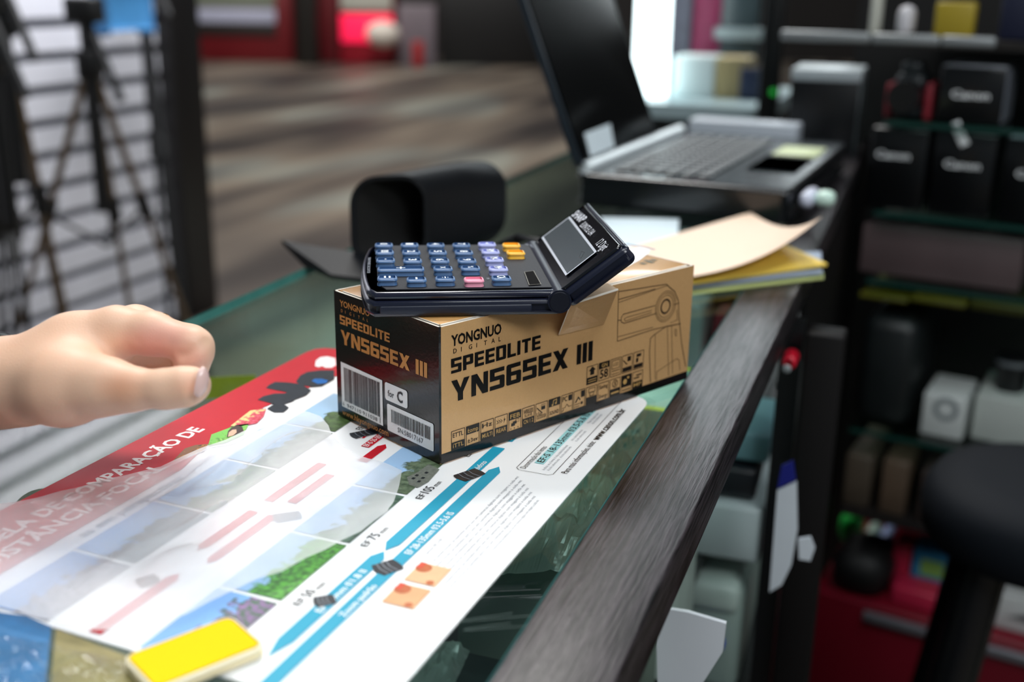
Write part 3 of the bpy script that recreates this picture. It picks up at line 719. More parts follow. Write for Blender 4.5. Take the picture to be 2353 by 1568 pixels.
# line drawing of the flash unit
f = Flat(); lw = .00042
def gl(pts, w=lw, closed=False): f.line([gold(*p) for p in pts], w, closed)
gl([(1421, 668), (1418, 784)]); gl([(1422, 670), (1531, 653), (1537, 659)]); gl([(1422, 688), (1505, 664)]); gl([(1422, 695), (1510, 664), (1535, 655)], .0003)
gl([(1419, 784), (1500, 757), (1563, 744)]); gl([(1420, 774), (1500, 752)], .0003)
gl([(1537, 659), (1550, 670), (1558, 690), (1560, 730), (1566, 790), (1575, 842)], .0005)
rc = gold(1529, 704)
for r_, w_ in ((.0045, .0011), (.0074, .0003), (.0090, .0003), (.0103, .0003)): f.line(circ(rc[0], rc[1], r_*.92, 30), w_, True)
gl([(1505, 702), (1432, 722), (1427, 730), (1427, 740), (1434, 743), (1508, 720)]); gl([(1497, 713), (1440, 729), (1434, 733), (1436, 738), (1497, 718)], .0003)
gl([(1420, 736), (1427, 736)]); gl([(1548, 700), (1560, 696)]); gl([(1555, 712), (1556, 735), (1540, 742)], .0003)
gl([(1502, 770), (1494, 778), (1492, 810), (1494, 878)], .0005); gl([(1502, 770), (1530, 750), (1562, 744)]); gl([(1505, 768), (1505, 872)], .0003); gl([(1533, 752), (1536, 862)], .0003); gl([(1543, 750), (1545, 858)], .0003)
gl([(1508, 874), (1509, 854), (1555, 824), (1560, 828), (1562, 850)], .0003); gl([(1550, 757), (1554, 757), (1554, 772), (1551, 772)], .0003, True)
f.build('flash_line_drawing', GFM, mat('drawing_ink', '3f3020', .5), bx)
# the dark end face: x runs towards -b (reading direction), y up
DFM = frame((0, 0, 0), -BB, UP, -BA)
f = Flat()
block(f, 'SPEEDLITE', -.0862, .0574, -.0409, .0051)
M_copper = mat('copper_ink', 'c88a48', .4)
f.build('end_product_line', DFM, M_copper, bx); f = Flat()
block(f, 'YN565EX III', -.0857, .0460, -.0099, .0081, .1)
f.build('end_model_number', DFM, M_copper, bx); f = Flat()
f.text('YONGNUO', (-.0858, .0676), (1, 0), (0, 1), .0034, .0275, .02)
for i, ch in enumerate('DIGITAL'): f.text(ch, (-.0848+.0040*i, .0643), (1, 0), (0, 1), .0017, None, .0)
f.build('end_maker_name', DFM, M_copper, bx); f = Flat()
f.text('www.hkyongnuo.com', (-.0868, .0036), (1, 0), (0, 1), .0034, .0430)
f.build('end_web_address', DFM, M_copper, bx)
M_sticker = mat('sticker_paper', 'eef0ef', .45)
random.seed(5)
def barcode(f, x0, x1, y0, y1, n):
    x = x0; k = (x1-x0)/n; i = 0
    while x < x1-k:
        wd = k*random.choice((.45, .45, .8, 1.2)); f.rect(x, y0, min(x+wd, x1), y1); x += wd + k*random.choice((.4, .45, .75)); i += 1
f = Flat(); f.poly([(-.0866, .0087), (-.0482, .0083), (-.0482, .0345), (-.0866, .0352)])
st = f.build('barcode_label', DFM, M_sticker, bx, .0003)
f = Flat(); barcode(f, -.0835, -.0505, .0128, .0327, 46); f.text('6', (-.0855, .0096), (1, 0), (0, 1), .0021); f.text('947110', (-.0815, .0095), (1, 0), (0, 1), .0021, .0135); f.text('911038', (-.0666, .0095), (1, 0), (0, 1), .0021, .0135)
f.rect(-.051, .0095, -.0508, .0128); f.rect(-.0503, .0095, -.0501, .0128)
f.build('barcode', DFM, M_ink, st, .0005)
f = Flat(); f.poly(rrect(-.0459, .0245, -.0264, .0345, .0016))
st = f.build('lens_mount_label', DFM, M_sticker, bx, .0003)
f = Flat(); f.text('for', (-.0432, .0272), (1, 0), (0, 1), .0034, .0055, .01); f.text('C', (-.0352, .0266), (1, 0), (0, 1), .0058, .0050, .03); f.build('label_lettering', DFM, M_ink, st, .0005)
f = Flat(); f.poly(rrect(-.0443, .0072, -.0050, .0226, .0011))
st = f.build('serial_label', DFM, M_sticker, bx, .0003)
f = Flat(); barcode(f, -.0405, -.0075, .0130, .0202, 44); f.text('SN:5B017167', (-.0350, .0090), (1, 0), (0, 1), .0027, .0215); f.build('serial_number', DFM, M_ink, st, .0005)
# printing and a white patch on the lid
def topf(x, y):
    p = pz(x, y, BH+.0003); return p.dot(BA), p.dot(BB)
TFM = frame((0, 0, BH+.0002), BA, BB, UP)
f = Flat()
for q in [(1478, 606), (1487, 600), (1496, 603), (1502, 598)]:
    x, y = topf(*q); f.rect(x-.0018, y-.002, x+.0018, y+.002)
f.build('lid_pictograms', TFM, mat('olive_ink', '4c4426', .5), bx)
f = Flat(); f.line([topf(*q) for q in [(1440, 561), (1460, 565), (1485, 569), (1503, 574)]], .0022); f.build('lid_arc', TFM, mat('violet_ink', '2e2260', .4), bx)
f = Flat(); f.poly([topf(*q) for q in [(1430, 580), (1470, 568), (1494, 574), (1488, 584), (1470, 598), (1445, 612), (1415, 622)]]); f.build('lid_white_patch', TFM, M_white, bx, .0002)  # plain white patch on the lid top

# ================================================================== CALCULATOR
CY = .1143
CE = V((math.cos(CY), math.sin(CY), 0)); CS = V((-math.sin(CY), math.cos(CY), 0))
CZ0 = BH+.0006
CO = V((-.037, .013, CZ0)); CT = .0885-CZ0; CWD, CLN = .1101, .0975
CM = frame(CO, CE, CS, UP)
cal = thing('calculator', 'dark blue pocket calculator with flip-up display lying across the gold box', 'calculator', CM @ V((.05, .055, 0)))
M_navy = mat('navy_plastic', '161a2c', .3, spec=.5, coat=.25, noise=.12, nscale=200)
M_plate = mat('dusty_keypad', '171922', .6, spec=.3, noise=.45, nscale=500, bump=.08, bscale=900)
def bowl(x0, x1, y0, y1, bow, r):
    """outline with a bowed left end"""
    out = [(x1, y0), (x1, y1)]
    n = 14
    for k in range(n+1):
        t = k/n; a = y1-(y1-y0)*t
        e_ = 4*t*(1-t); cor = r*(1-min(1, t/.08))**2 + r*(1-min(1, (1-t)/.08))**2
        out.append((x0-bow*e_+cor, a))
    return out
m = MB(CM); m.rprism(bowl(0, CLN, -.0012, CWD+.0012, .0045, .003), 0, CT-.0042, .0022, 3)
m.build('base', M_navy, cal)
m = MB(CM); m.rprism(bowl(.0006, CLN-.0004, .0004, CWD-.0006, .0042, .003), CT-.0044, CT, .0022, 4)
m.build('top_shell', mat('navy_shell', '14172a', .22, coat=.4), cal)
m = MB(CM); m.rprism(bowl(.0075, CLN-.003, .0062, CWD-.004, .003, .002), CT-.0006, CT+.0003, .0002, 1)
m.build('keypad_plate', M_plate, cal)
m = MB(CM); m.rbox(.006, -.0021, .0018, .083, -.0008, .0062, .0008, 2); m.build('side_grip', mat('grip_plastic', '1a1f30', .45), cal)
# keys : (px centre, legend, colour)
kc = {'b': mat('key_blue', '4a6c98', .4, noise=.08, nscale=300), 'l': mat('key_lavender', 'aab0e2', .4), 'o': mat('key_orange', 'ffbf3a', .4), 'p': mat('key_pink', 'f09cb4', .4)}
KZ = CT+.0036
KT = CO.z+KZ
rows = [
 [((890, 637), '=', 'b'), ((957, 640), '-', 'b'), ((1023, 638), '÷', 'b'), ((1089, 640), '', 'p'), ((1152, 637), 'CA', 'b')],
 [((921, 616), '+', 'b'), ((1018, 615), '×', 'b'), ((1081, 614), '%', 'b'), ((1145, 615), 'M+', 'l')],
 [((886, 596), '·', 'b'), ((948, 597), '3', 'b'), ((1011, 597), '6', 'b'), ((1073, 597), '9', 'b'), ((1136, 594), 'M-', 'l')],
 [((884, 578), '00', 'b'), ((945, 578), '2', 'b'), ((1006, 578), '5', 'b'), ((1066, 578), '8', 'b'), ((1127, 576), 'RM', 'l')],
 [((882, 561), '0', 'b'), ((941, 561), '1', 'b'), ((1001, 561), '4', 'b'), ((1060, 561), '7', 'b'), ((1119, 559), '→', 'l')],
 [((1175, 561), '', 'o'), ((1185, 578), '', 'o')]]
M_legend = mat('legend_white', 'f4faff', .6, spec=.2)
names = {'b': 'blue key', 'l': 'lavender key', 'o': 'orange key', 'p': 'pink key'}
for row in rows:
    for (px_, py_), s, c in row:
        p = pz(px_, py_, KT) - CO; x, y = p.dot(CE), p.dot(CS)
        hw = .0052 if s != '+' else .0125; hh = .0046
        if s == '+': hh = .0046
        m = MB(CM)
        out = rrect(x-hw, y-hh, x+hw, y+hh, .0022, 4)
        m.rprism(out, CT-.0002, KZ, .0011, 3, bottom_r=.0001)
        k = m.build('key', kc[c], cal); tag(k, names[c])
        if s:
            f = Flat(); h_ = .0030
            if s in '-=×÷+%·→':
                if s == '-': f.rect(x-.0005, y-.0019, x+.0005, y+.0019)
                elif s == '=': f.rect(x-.0017, y-.0019, x-.0007, y+.0019); f.rect(x+.0007, y-.0019, x+.0017, y+.0019)
                elif s == '+': f.rect(x-.0024, y-.0004, x+.0024, y+.0004); f.rect(x-.0004, y-.0022, x+.0004, y+.0022)
                elif s == '×': f.line([(x-.0013, y-.0013), (x+.0013, y+.0013)], .0005); f.line([(x-.0013, y+.0013), (x+.0013, y-.0013)], .0005)
                elif s == '÷': f.rect(x-.0003, y-.0016, x+.0003, y+.0016); f.poly(circ(x+.0014, y, .0004, 8)); f.poly(circ(x-.0014, y, .0004, 8))
                elif s == '·': f.poly(circ(x, y, .0006, 10))
                elif s == '→': f.line([(x, y-.0016), (x, y+.0016)], .0005); f.line([(x-.001, y-.0006), (x, y-.0018), (x+.001, y-.0006)], .0005)
                else: f.text('%', (x-.0014, y+.0018), (0, -1), (1, 0), .003, .0036)
            else:
                wd = .0034 if len(s) == 1 else .0056
                f.text(s, (x-.0021, y+wd/2), (0, -1), (1, 0), .0042, wd, .02)
            f.build('key_legend', CM, M_legend, k, KZ+.0001)
# sliding switch window near the hinge
def cpl(x, y, z=CT):
    p = pz(x, y, CO.z+z) - CO; return p.dot(CE), p.dot(CS)
sw = [cpl(*q) for q in [(1205, 628), (1226, 625), (1243, 656), (1216, 658)]]
f = Flat(); f.poly(sw); f.build('switch_slot', CM, mat('slot_black', '060505', .9, spec=.1), cal, CT+.0006)
f = Flat(); a_ = [V(q) for q in sw]
f.line([a_[0], a_[1], a_[2], a_[3]], .0004, True); f.build('switch_frame', CM, mat('slot_frame', '6b675c', .5), cal, CT+.0007)
mid = (a_[0]*.62+a_[1]*.62+a_[2]*.38+a_[3]*.38)/2
# printed words by the orange keys and along the bowed end
f = Flat()
x, y = cpl(1196, 566); f.text('OFF', (x+.003, y+.004), (0, -1), (1, 0), .0018, .004); f.text('SELECT', (x+.0056, y+.002), (0, -1), (1, 0), .0014, .009)
x, y = cpl(1117, 642); f.text('ON', (x+.0002, y+.001), (0, -1), (1, 0), .0016, .0032)
f.text('TWIN POWER CALCULATOR', (.0006-.0012, CWD*.68), (0, -1), (1, 0), .0016, .036, .0)
f.build('shell_lettering', CM, mat('legend_grey', '9aa0ac', .5), cal, CT+.0006)
# hinge barrel and flip-up display
hx = .1005; hz = CT-.0068
p = ppl(1285, 690, CO, CS)-CO; hx, hz = p.dot(CE), p.z
hz = min(hz, CT-.0055)
m = MB(CM); m.tube([(hx, -.0016, hz), (hx, CWD+.0016, hz)], .0062, 28)
m.k = 1; m.tube([(hx, -.0021, hz), (hx, -.0015, hz)], [.0050, .0054], 28); m.tube([(hx, -.0018, hz), (hx, -.00155, hz)], .0059, 28, False)
m.build('hinge_barrel', [M_navy, mat('hinge_cap', '0d101d', .4)], cal)
m = MB(CM); m.rbox(.090, .0012, .0003, hx+.001, CWD-.0012, CT-.001, .001, 2); m.build('hinge_web', M_navy, cal)
PHI = .655
GE = CE*math.cos(PHI)+UP*math.sin(PHI); GN = GE.cross(CS)
hp = CO + CE*CLN + UP*CT
DM = frame(hp, GE, CS, GN)
LS = .0385
m = MB(DM); m.rprism(rrect(-.001, -.0012, LS+.0025, CWD+.0012, .004), -.0118, -.0015, .003, 4)
dh = m.build('display_housing', M_navy, cal)
m = MB(DM); m.rprism(rrect(.0003, .0006, LS-.0002, CWD-.0006, .003), -.003, .0, .0008, 3)
m.build('display_panel', mat('panel_gloss', '0a0b12', .12, coat=.6, spec=.6), dh)
m = MB(DM); m.rprism(rrect(LS-.0002, .0006, LS+.0022, CWD-.0006, .001), -.004, -.0006, .0008, 2); m.build('housing_rim', mat('rim_grey', '3c4150', .3, coat=.3), dh)
def dpl(x, y):
    p = ppl(x, y, hp, GN)-hp; return p.dot(GE), p.dot(CS)
lc = [V(dpl(*q)) for q in [(1308, 500), (1247, 546), (1302, 632), (1369, 580)]]
f = Flat(); f.line(lc, .0013, True); f.build('lcd_frame', DM, mat('lcd_frame_white', 'cdd2dc', .4), dh, .0002)
f = Flat(); f.poly(lc); o = f.build('lcd', DM, mat('lcd_grey', '4c5458', .18, noise=.15, nscale=60, coat=.3), dh, .0001)
f = Flat(); f.line([dpl(*q) for q in [(1331, 590), (1337, 578), (1343, 580), (1335, 594)]], .0004, True); f.build('lcd_digit', DM, mat('lcd_mark', '33393b', .4), dh, .0002)
f = Flat()
def dtext(s, a, b, h, bold=0.0, ital=0):
    A, B = V(dpl(*a)), V(dpl(*b)); f.text(s, A, (B-A).normalized(), V((-(B-A).y, (B-A).x)).normalized(), h, (B-A).length, bold)
dtext('SHARP', (1313, 496), (1334, 513), .0052, .02)
dtext('ELSIMATE EL-124A', (1332, 520), (1356, 543), .0042, 0)
dtext('12 Digit', (1368, 562), (1384, 578), .0052, 0)
f.build('display_lettering', DM, mat('legend_pale', 'e2e4ec', .4), dh, .0002)

# ================================================================== FROSTED PLASTIC BAG ON THE POSTER
random.seed(11)
out = [(-70, 1185), (0, 1172), (60, 1160), (120, 1148), (190, 1132), (250, 1115), (310, 1098), (370, 1082), (410, 1064), (460, 1042), (520, 1020), (560, 1002), (600, 984), (640, 968), (685, 952), (712, 957), (738, 968), (755, 990), (768, 1020), (790, 1042), (830, 1062), (880, 1080), (924, 1096), (918, 1125), (905, 1165), (890, 1192), (860, 1215), (830, 1240), (790, 1258), (750, 1278), (705, 1300), (650, 1330), (590, 1352), (540, 1375), (480, 1402), (430, 1430), (370, 1450), (300, 1462), (220, 1464), (140, 1450), (60, 1430), (0, 1412), (-70, 1390)]
def dens(o_, k):
    r = []
    for i in range(len(o_)):
        a, b = V(o_[i]), V(o_[(i+1) % len(o_)])
        for j in range(k): r.append(a.lerp(b, j/k))
    return r
od = dens(out, 3)
ow = [pz(p.x, p.y, PZ+.002) for p in od]
cen = sum(ow, V())/len(ow)
from mathutils import noise as mn
m = MB(); n = len(ow); R_ = 26; vs = []
for i in range(R_+1):
    t = i/R_
    for p in ow:
        q = cen.lerp(p, t)
        h = abs(mn.noise(q*22))*.006 + abs(mn.noise(q*50+V((3, 1, 0))))*.0012 + mn.noise(q*130)*.0002
        ridge = (1-abs(mn.noise(V((q.dot(DU)*50, q.dot(DV)*14, 2)))))**8*.003
        e_ = 1-t
        h = (h+ridge)*(.35+.65*min(1, e_*5)) + .0022
        vs.append(q + UP*h)
fs = [(i*n+j, i*n+(j+1) % n, (i+1)*n+(j+1) % n, (i+1)*n+j) for i in range(1, R_) for j in range(n)] + [(j, n+j, n+(j+1) % n) for j in range(n)]
m.add(vs, fs, True)
o = m.build('plastic_bag', thin_glass('frosted_film', (.98, .985, 1), .5, 1.22, haze=.56, hazecol=(.97, .975, 1)))
tag(o, 'crumpled frosted plastic bag lying over the left half of the poster', 'plastic bag')

# clear crinkled packages in the near left corner
def crumple(name, pts, zb, amp, mt, label, cat, fr=70, nn=16, group=None):
    q = [pz(x, y, zb) for x, y in pts]
    def fn(i, j):
        a = q[0].lerp(q[1], i).lerp(q[3].lerp(q[2], i), j)
        e_ = min(1, 6*min(i, 1-i, j, 1-j)+.15)
        return a + UP*(amp*e_*(.35+abs(mn.noise(a*fr))*1.2+.5*(1-abs(mn.noise(a*fr*1.9)))**4))
    mm = MB(); mm.grid(fn, nn, nn, False)
    o = mm.build(name, mt); tag(o, label, cat, group); return o
M_crinkle = thin_glass('clear_film', (.95, .975, .975), .03, 1.4, bump=.25, bscale=90)
def flatpack(pts, z, h, m_, name, label, cat):
    q = [pz(x, y, z) for x, y in pts]; n = len(q); mm = MB()
    mm.add([p+UP*h for p in q]+q, [tuple(range(n))] + [(i, n+i, n+(i+1) % n, (i+1) % n) for i in range(n)] + [tuple(range(2*n-1, n-1, -1))])
    o = mm.build(name, m_); tag(o, label, cat); return o
flatpack([(-160, 1392), (60, 1420), (118, 1445), (100, 1640), (-160, 1660)], .0001, .0009, mat('blue_card', '1f6a9e', .4, noise=.6, nscale=60), 'card_package', 'blue card package under clear film in the near left corner', 'package')
flatpack([(130, 1450), (310, 1520), (340, 1660), (108, 1660)], .0001, .0009, mat('olive_card', '8d8250', .5, noise=.5, nscale=70), 'card_package', 'olive brown card package under clear film below the poster', 'package')
crumple('clear_bag', [(-160, 1432), (300, 1525), (345, 1668), (-160, 1690)], .0025, .0055, M_crinkle, 'clear crinkled bag over the blue and olive packages in the near left corner', 'plastic bag', 48, 26)
# clear pouch and loose bag below the glass, right of the poster
M_pouch = thin_glass('pouch_film', (.80, .88, .84), .2, 1.5, bump=.35, bscale=45, haze=.5, hazecol=(.8, .88, .83), extra=.03)
crumple('clear_pouch', [(1150, 1330), (1330, 1325), (1520, 1010), (1330, 1010)], -.055, .022, M_pouch, 'clear plastic pouch under the glass between poster and rail', 'plastic bag', 45, 22)
crumple('clear_pouch', [(900, 1600), (1040, 1590), (1080, 1500), (1000, 1490)], -.05, .012, M_pouch, 'clear crinkled bag under the glass at the bottom edge of the photo', 'plastic bag', 60, 14)
# scratches on the glass
f = Flat()
for a, b in [((1060, 1428), (1178, 1411)), ((1055, 1431), (1220, 1417)), ((1068, 1448), (1172, 1434)), ((1066, 1451), (1215, 1441))]:
    A, B = pz(*a, 0), pz(*b, 0); f.line([uv(A), uv(B)], .00012)
f.build('scratch_marks', CTM, mat('scratch', '7f9390', .5), cnt, .0003)

# ================================================================== BLACK LEATHER POUCH
M_leather = mat('black_leather', '121418', .5, spec=.22, noise=.2, nscale=300, bump=.15, bscale=900)
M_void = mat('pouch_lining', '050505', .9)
A = pz(808, 618, .001); B = pz(985, 606, .001)
lx = V((B.x-A.x, B.y-A.y, 0)); wdt = lx.length; lx.normalize(); ly = UP.cross(lx)
ly = (lx*.84 + ly*.54).normalized()           # the pouch runs back and to the right
sy = (B-A).length
PF = Matrix(((lx.x, ly.x, 0, A.x), (lx.y, ly.y, 0, A.y), (0, 0, 1, .001), (0, 0, 0, 1)))
hgt = .079; ln = .118
pch = thing('leather_pouch', 'open black leather pouch standing on the glass behind the calculator', 'pouch', PF @ V((wdt/2, ln/2, 0)))
o_out = rrect(0, 0, wdt, hgt, .024, 7); o_in = rrect(.0035, .0035, wdt-.0035, hgt-.0035, .021, 7)
n = len(o_out); m = MB(PF); vs = []; fs = []
lay = [(o_in, .085), (o_in, .003), (o_in, .0), (o_out, -.0002), (o_out, .004), (o_out, ln*.5), (o_out, ln-.012), (rrect(.003, .002, wdt-.003, hgt-.003, .024, 7), ln-.004), (rrect(.012, .010, wdt-.012, hgt-.012, .02, 7), ln)]
for ol, y in lay: vs += [(x, y, z_) for x, z_ in ol]
for l in range(len(lay)-1):
    for i in range(n):
        j = (i+1) % n; fs.append((l*n+i, l*n+j, (l+1)*n+j, (l+1)*n+i))
fs.append(tuple((len(lay)-1)*n+i for i in range(n)))
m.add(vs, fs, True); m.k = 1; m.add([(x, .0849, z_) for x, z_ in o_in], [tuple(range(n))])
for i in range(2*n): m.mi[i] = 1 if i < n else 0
m.build('pouch_body', [M_leather, M_void], pch)
# its flap, folded out flat to the left
q = [pz(648, 566, .010), pz(700, 571, .012), pz(845, 592, .012), pz(850, 652, .001), pz(760, 640, .001), pz(697, 612, .001)]
q[0].z = .0125
m = MB(); nq = len(q); th = V((0, 0, .0035))
m.add([p+th for p in q]+[p for p in q], [tuple(range(nq-1, -1, -1)), tuple(range(nq, 2*nq))] + [(i, (i+1) % nq, nq+(i+1) % nq, nq+i) for i in range(nq)])
m.build('flap', M_leather, pch)
st = MB(); a, b = pz(1190, 548, .05), pz(1245, 552, .05)
st.tube([pz(1150, 566, .03), a, b, pz(1262, 575, .03)], .004, 10); st.build('strap', M_leather, pch)

# ================================================================== LAPTOP
la = math.radians(-23.5); LX = V((math.cos(la), math.sin(la), 0)); LY = V((-math.sin(la), math.cos(la), 0))
LZ = .016; LT = .042
A = pz(1343, 398, LT)
LM = frame((A.x, A.y, 0), LX, LY, UP); LWd, LLn = .222, .405
lap = thing('laptop', 'open black laptop on the far end of the glass counter, screen to the left', 'laptop', LM @ V((LWd/2, LLn/2, 0)))
M_lap = mat('laptop_black', '0d0f12', .25, coat=.3); M_lapt = mat('laptop_deck', '23292e', .26, spec=.6, coat=.3)
m = MB(LM); m.rprism(rrect(-.012, 0, LWd, LLn, .012), .006, LT-.001, .004, 3); m.build('base', M_lap, lap)
m = MB(LM); m.rprism(rrect(.0, .006, LWd-.004, LLn-.006, .008), LT-.002, LT, .0006, 1); m.build('deck', M_lapt, lap)
m = MB(LM)
for r_ in range(6):
    for c_ in range(15):
        x0 = .022+.0185*r_; y0 = LLn-.03-.023*c_
        m.rbox(x0, y0-.0195, LT, x0+.0155, y0, LT+.0022, .0012, 1)
k = m.build('keyboard', mat('laptop_keys', '0f1215', .3, coat=.2), lap)
m = MB(LM); m.rprism(rrect(.15, .11, .205, .23, .004), LT, LT+.0006, .0003, 1); m.build('touchpad', mat('touchpad', '3a444a', .26, coat=.3), lap)
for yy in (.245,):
    m = MB(LM); m.rbox(.152, yy, LT, .205, yy+.085, LT+.0005, .0002, 1); o = m.build('palm_rest_glare', mat('pale_glare', 'cdd8a8', .4), lap); tag(o, 'patch of pale glare painted on the deck')  # thin pale slab painting the touchpad glare onto the deck
m = MB(LM); m.tube([(-.004, .012, LT+.003), (-.004, LLn-.012, LT+.003)], .0075, 14); m.build('hinge_bar', mat('hinge_pale', 'e4eef2', .3), lap)
SA = math.radians(112)
sx = LX*math.cos(SA) + UP*math.sin(SA); sn = LY.cross(sx)
o0 = LM @ V((-.008, 0, LT+.004))
SM_ = frame(o0, LY, sx, LY.cross(sx))
SLN = .285
m = MB(SM_); m.rprism(rrect(0, 0, SLN, .265, .01), -.004, .006, .002, 3)
sc_ = m.build('screen_lid', mat('lid_bluegrey', '1d2730', .3, coat=.3), lap)
m = MB(SM_); zz = -.0044
m.rprism(rrect(.006, .006, SLN-.006, .259, .006), .0056, .0066, .0003, 1); m.build('screen', mat('screen_gloss', '040506', .12, spec=.2), sc_)
SNN = LY.cross(sx)
q = [ppl(x, y, o0+SNN*.0074, SNN) for x, y in [(1344, 306), (1402, 284), (1412, 338), (1358, 360)]]
m = MB(); m.add(q+[p-SNN*.0006 for p in q], [(0, 1, 2, 3), (7, 6, 5, 4)]+[(i, 4+i, 4+(i+1) % 4, (i+1) % 4) for i in range(4)])
o = m.build('paper_note', mat('note_white', 'e4f1f8', .5)); tag(o, 'small white note stuck to the lower corner of the laptop screen', 'paper note')
m = MB(LM); m.rbox(LWd+.001, .035, .018, LWd+.016, .085, .034, .006, 2); m.k = 1; m.rbox(LWd+.016, .04, .020, LWd+.036, .06, .036, .006, 2)
o = m.build('usb_stick', [mat('pale_lilac', 'd4d8ea', .3), mat('pale_mint', 'd8f4e6', .3)]); tag(o, 'small shiny white stick plugged into the right side of the laptop', 'usb stick')
m = MB(LM); m.rbox(.0, LLn+.014, .0, .15, LLn+.06, .058, .003); o = m.build('keyboard_box', mat('silver_grey', 'b9c0c9', .35)); tag(o, 'long pale grey flat box lying behind the laptop', 'box')
p = pz(1890, 314, .0); m = MB(frame((p.x, p.y, 0), DU, DV, UP)); m.rbox(-.012, -.02, 0, .012, .02, .010, .003); o = m.build('green_case', mat('mint_green', '2a8f74', .5)); tag(o, 'small mint green case on the rail beside the laptop', 'case')

# ================================================================== PAPER AND ENVELOPES
def soft_slab(name, corners, z0s, z1, mt, label, cat, group=None, top=None):
    """a limp sheet or padded envelope: corners are pixels, each with its own height"""
    q = [pz(x, y, z_) for (x, y), z_ in zip(corners, z0s)]
    th = z1
    mm = MB(); N_ = 10
    def P_(i, j, up):
        a = q[0].lerp(q[1], i).lerp(q[3].lerp(q[2], i), j)
        e_ = min(1, 5*min(i, 1-i, j, 1-j)); return a + UP*(th*(.35+.65*e_) if up else 0)
    mm.grid(lambda i, j: P_(i, j, True), N_, N_); mm.grid(lambda i, j: P_(i, 1-j, False), N_, N_)
    rim = [(i/N_, 0) for i in range(N_)]+[(1, j/N_) for j in range(N_)]+[(1-i/N_, 1) for i in range(N_)]+[(0, 1-j/N_) for j in range(N_)]
    vs = [P_(a, b, True) for a, b in rim]+[P_(a, b, False) for a, b in rim]; k = len(rim)
    mm.add(vs, [(i, k+i, k+(i+1) % k, (i+1) % k) for i in range(k)], True)
    o = mm.build(name, mt); tag(o, label, cat, group); return o
soft_slab('envelope', [(1500, 688), (1893, 642), (1882, 585), (1500, 610)], [.0008]*4, .0028, mat('env_green', 'b9c27e', .55), 'pale green envelope, bottom of the stack behind the gold box', 'envelope')
soft_slab('envelope', [(1490, 676), (1890, 630), (1886, 580), (1490, 600)], [.0042]*4, .0025, mat('env_blue', '8d9bb0', .55), 'blue grey envelope in the middle of the stack behind the gold box', 'envelope')
soft_slab('envelope', [(1490, 668), (1900, 612), (1770, 552), (1480, 570)], [.0072]*4, .0065, mat('env_yellow', 'f0cd58', .55, noise=.06), 'yellow padded envelope on top of the stack behind the gold box', 'envelope')
# the peach sheet curls up at its far right corner
cp = [(1425, 575), (1560, 640), (1890, 500), (1725, 488)]
za = [.0155, .0175, .052, .016]
q = [pz(x, y, z_) for (x, y), z_ in zip(cp, za)]
mm = MB()
def peach(i, j):
    a = q[0].lerp(q[1], i).lerp(q[3].lerp(q[2], i), j)
    base = .0158+.0016*i
    lift = (i*j)**2.6*.036
    zz = base + lift
    d = (a-CAM); s_ = (zz-CAM.z)/d.z
    return CAM + d*s_ if False else V((a.x, a.y, zz))
mm.grid(peach, 16, 16)
vs_t = list(mm.v); mm.add([p-V((0, 0, .0004)) for p in vs_t], [tuple(reversed(f_)) for f_ in mm.f[:256]], True)
o = mm.build('paper_sheet', mat('peach_paper', 'f3d6bd', .55, noise=.03)); tag(o, 'peach coloured paper sheet with one curled corner on the yellow envelope', 'paper')
flatpack([(1380, 508), (1560, 512), (1555, 565), (1420, 580)], .0004, .004, mat('bluish_paper', 'dcecf4', .4), 'paper_stack', 'bluish white papers on the glass between calculator display and laptop', 'paper')

# ================================================================== FAR END OF THE COUNTER
rc = thing('rear_ledge', 'pale grey glass-topped ledge at the far end of the counter under the bright light strip', 'ledge', ct(-.1, 2.05, FLZ))
m = MB(CTM); m.box(-.42, 1.86, -.03, -.085, 2.4, .0); m.build('ledge_top', mat('ledge_grey', 'a9bcc0', .3), rc)
m = MB(CTM); m.box(-.40, 1.90, FLZ, -.10, 2.38, -.03); m.build('ledge_body', mat('ledge_body', '1a2022', .5), rc)
def wallframe(p0, e):
    e = V(e).normalized(); n_ = V((e.y, -e.x, 0))   # n_ points towards the viewer side
    return p0, e, n_
def planebox(px, pf, thick, mt, name, label=None, cat=None, group=None, parent=None, zb=None, r=.003, build=True):
    """box whose front face spans two opposite picture corners on the vertical plane pf"""
    p0, e, n_ = pf
    a = ppl(px[0], px[1], p0, n_); b = ppl(px[2], px[3], p0, n_); ym = (px[1]+px[3])/2
    s0, s1 = sorted(((ppl(px[0], ym, p0, n_)-p0).dot(e), (ppl(px[2], ym, p0, n_)-p0).dot(e))); z1, z0 = max(a.z, b.z), min(a.z, b.z)
    if zb is not None: z0 = zb
    M = frame(p0-V((0, 0, p0.z)), e, -n_, UP)
    m = MB(M); m.rbox(s0, 0, z0, s1, thick, z1, r)
    o = m.build(name, mt, parent)
    if label: tag(o, label, cat, group)
    return o, (s0, s1, z0, z1, M)
PB = wallframe(ct(-.1, 1.98, 0), DU)
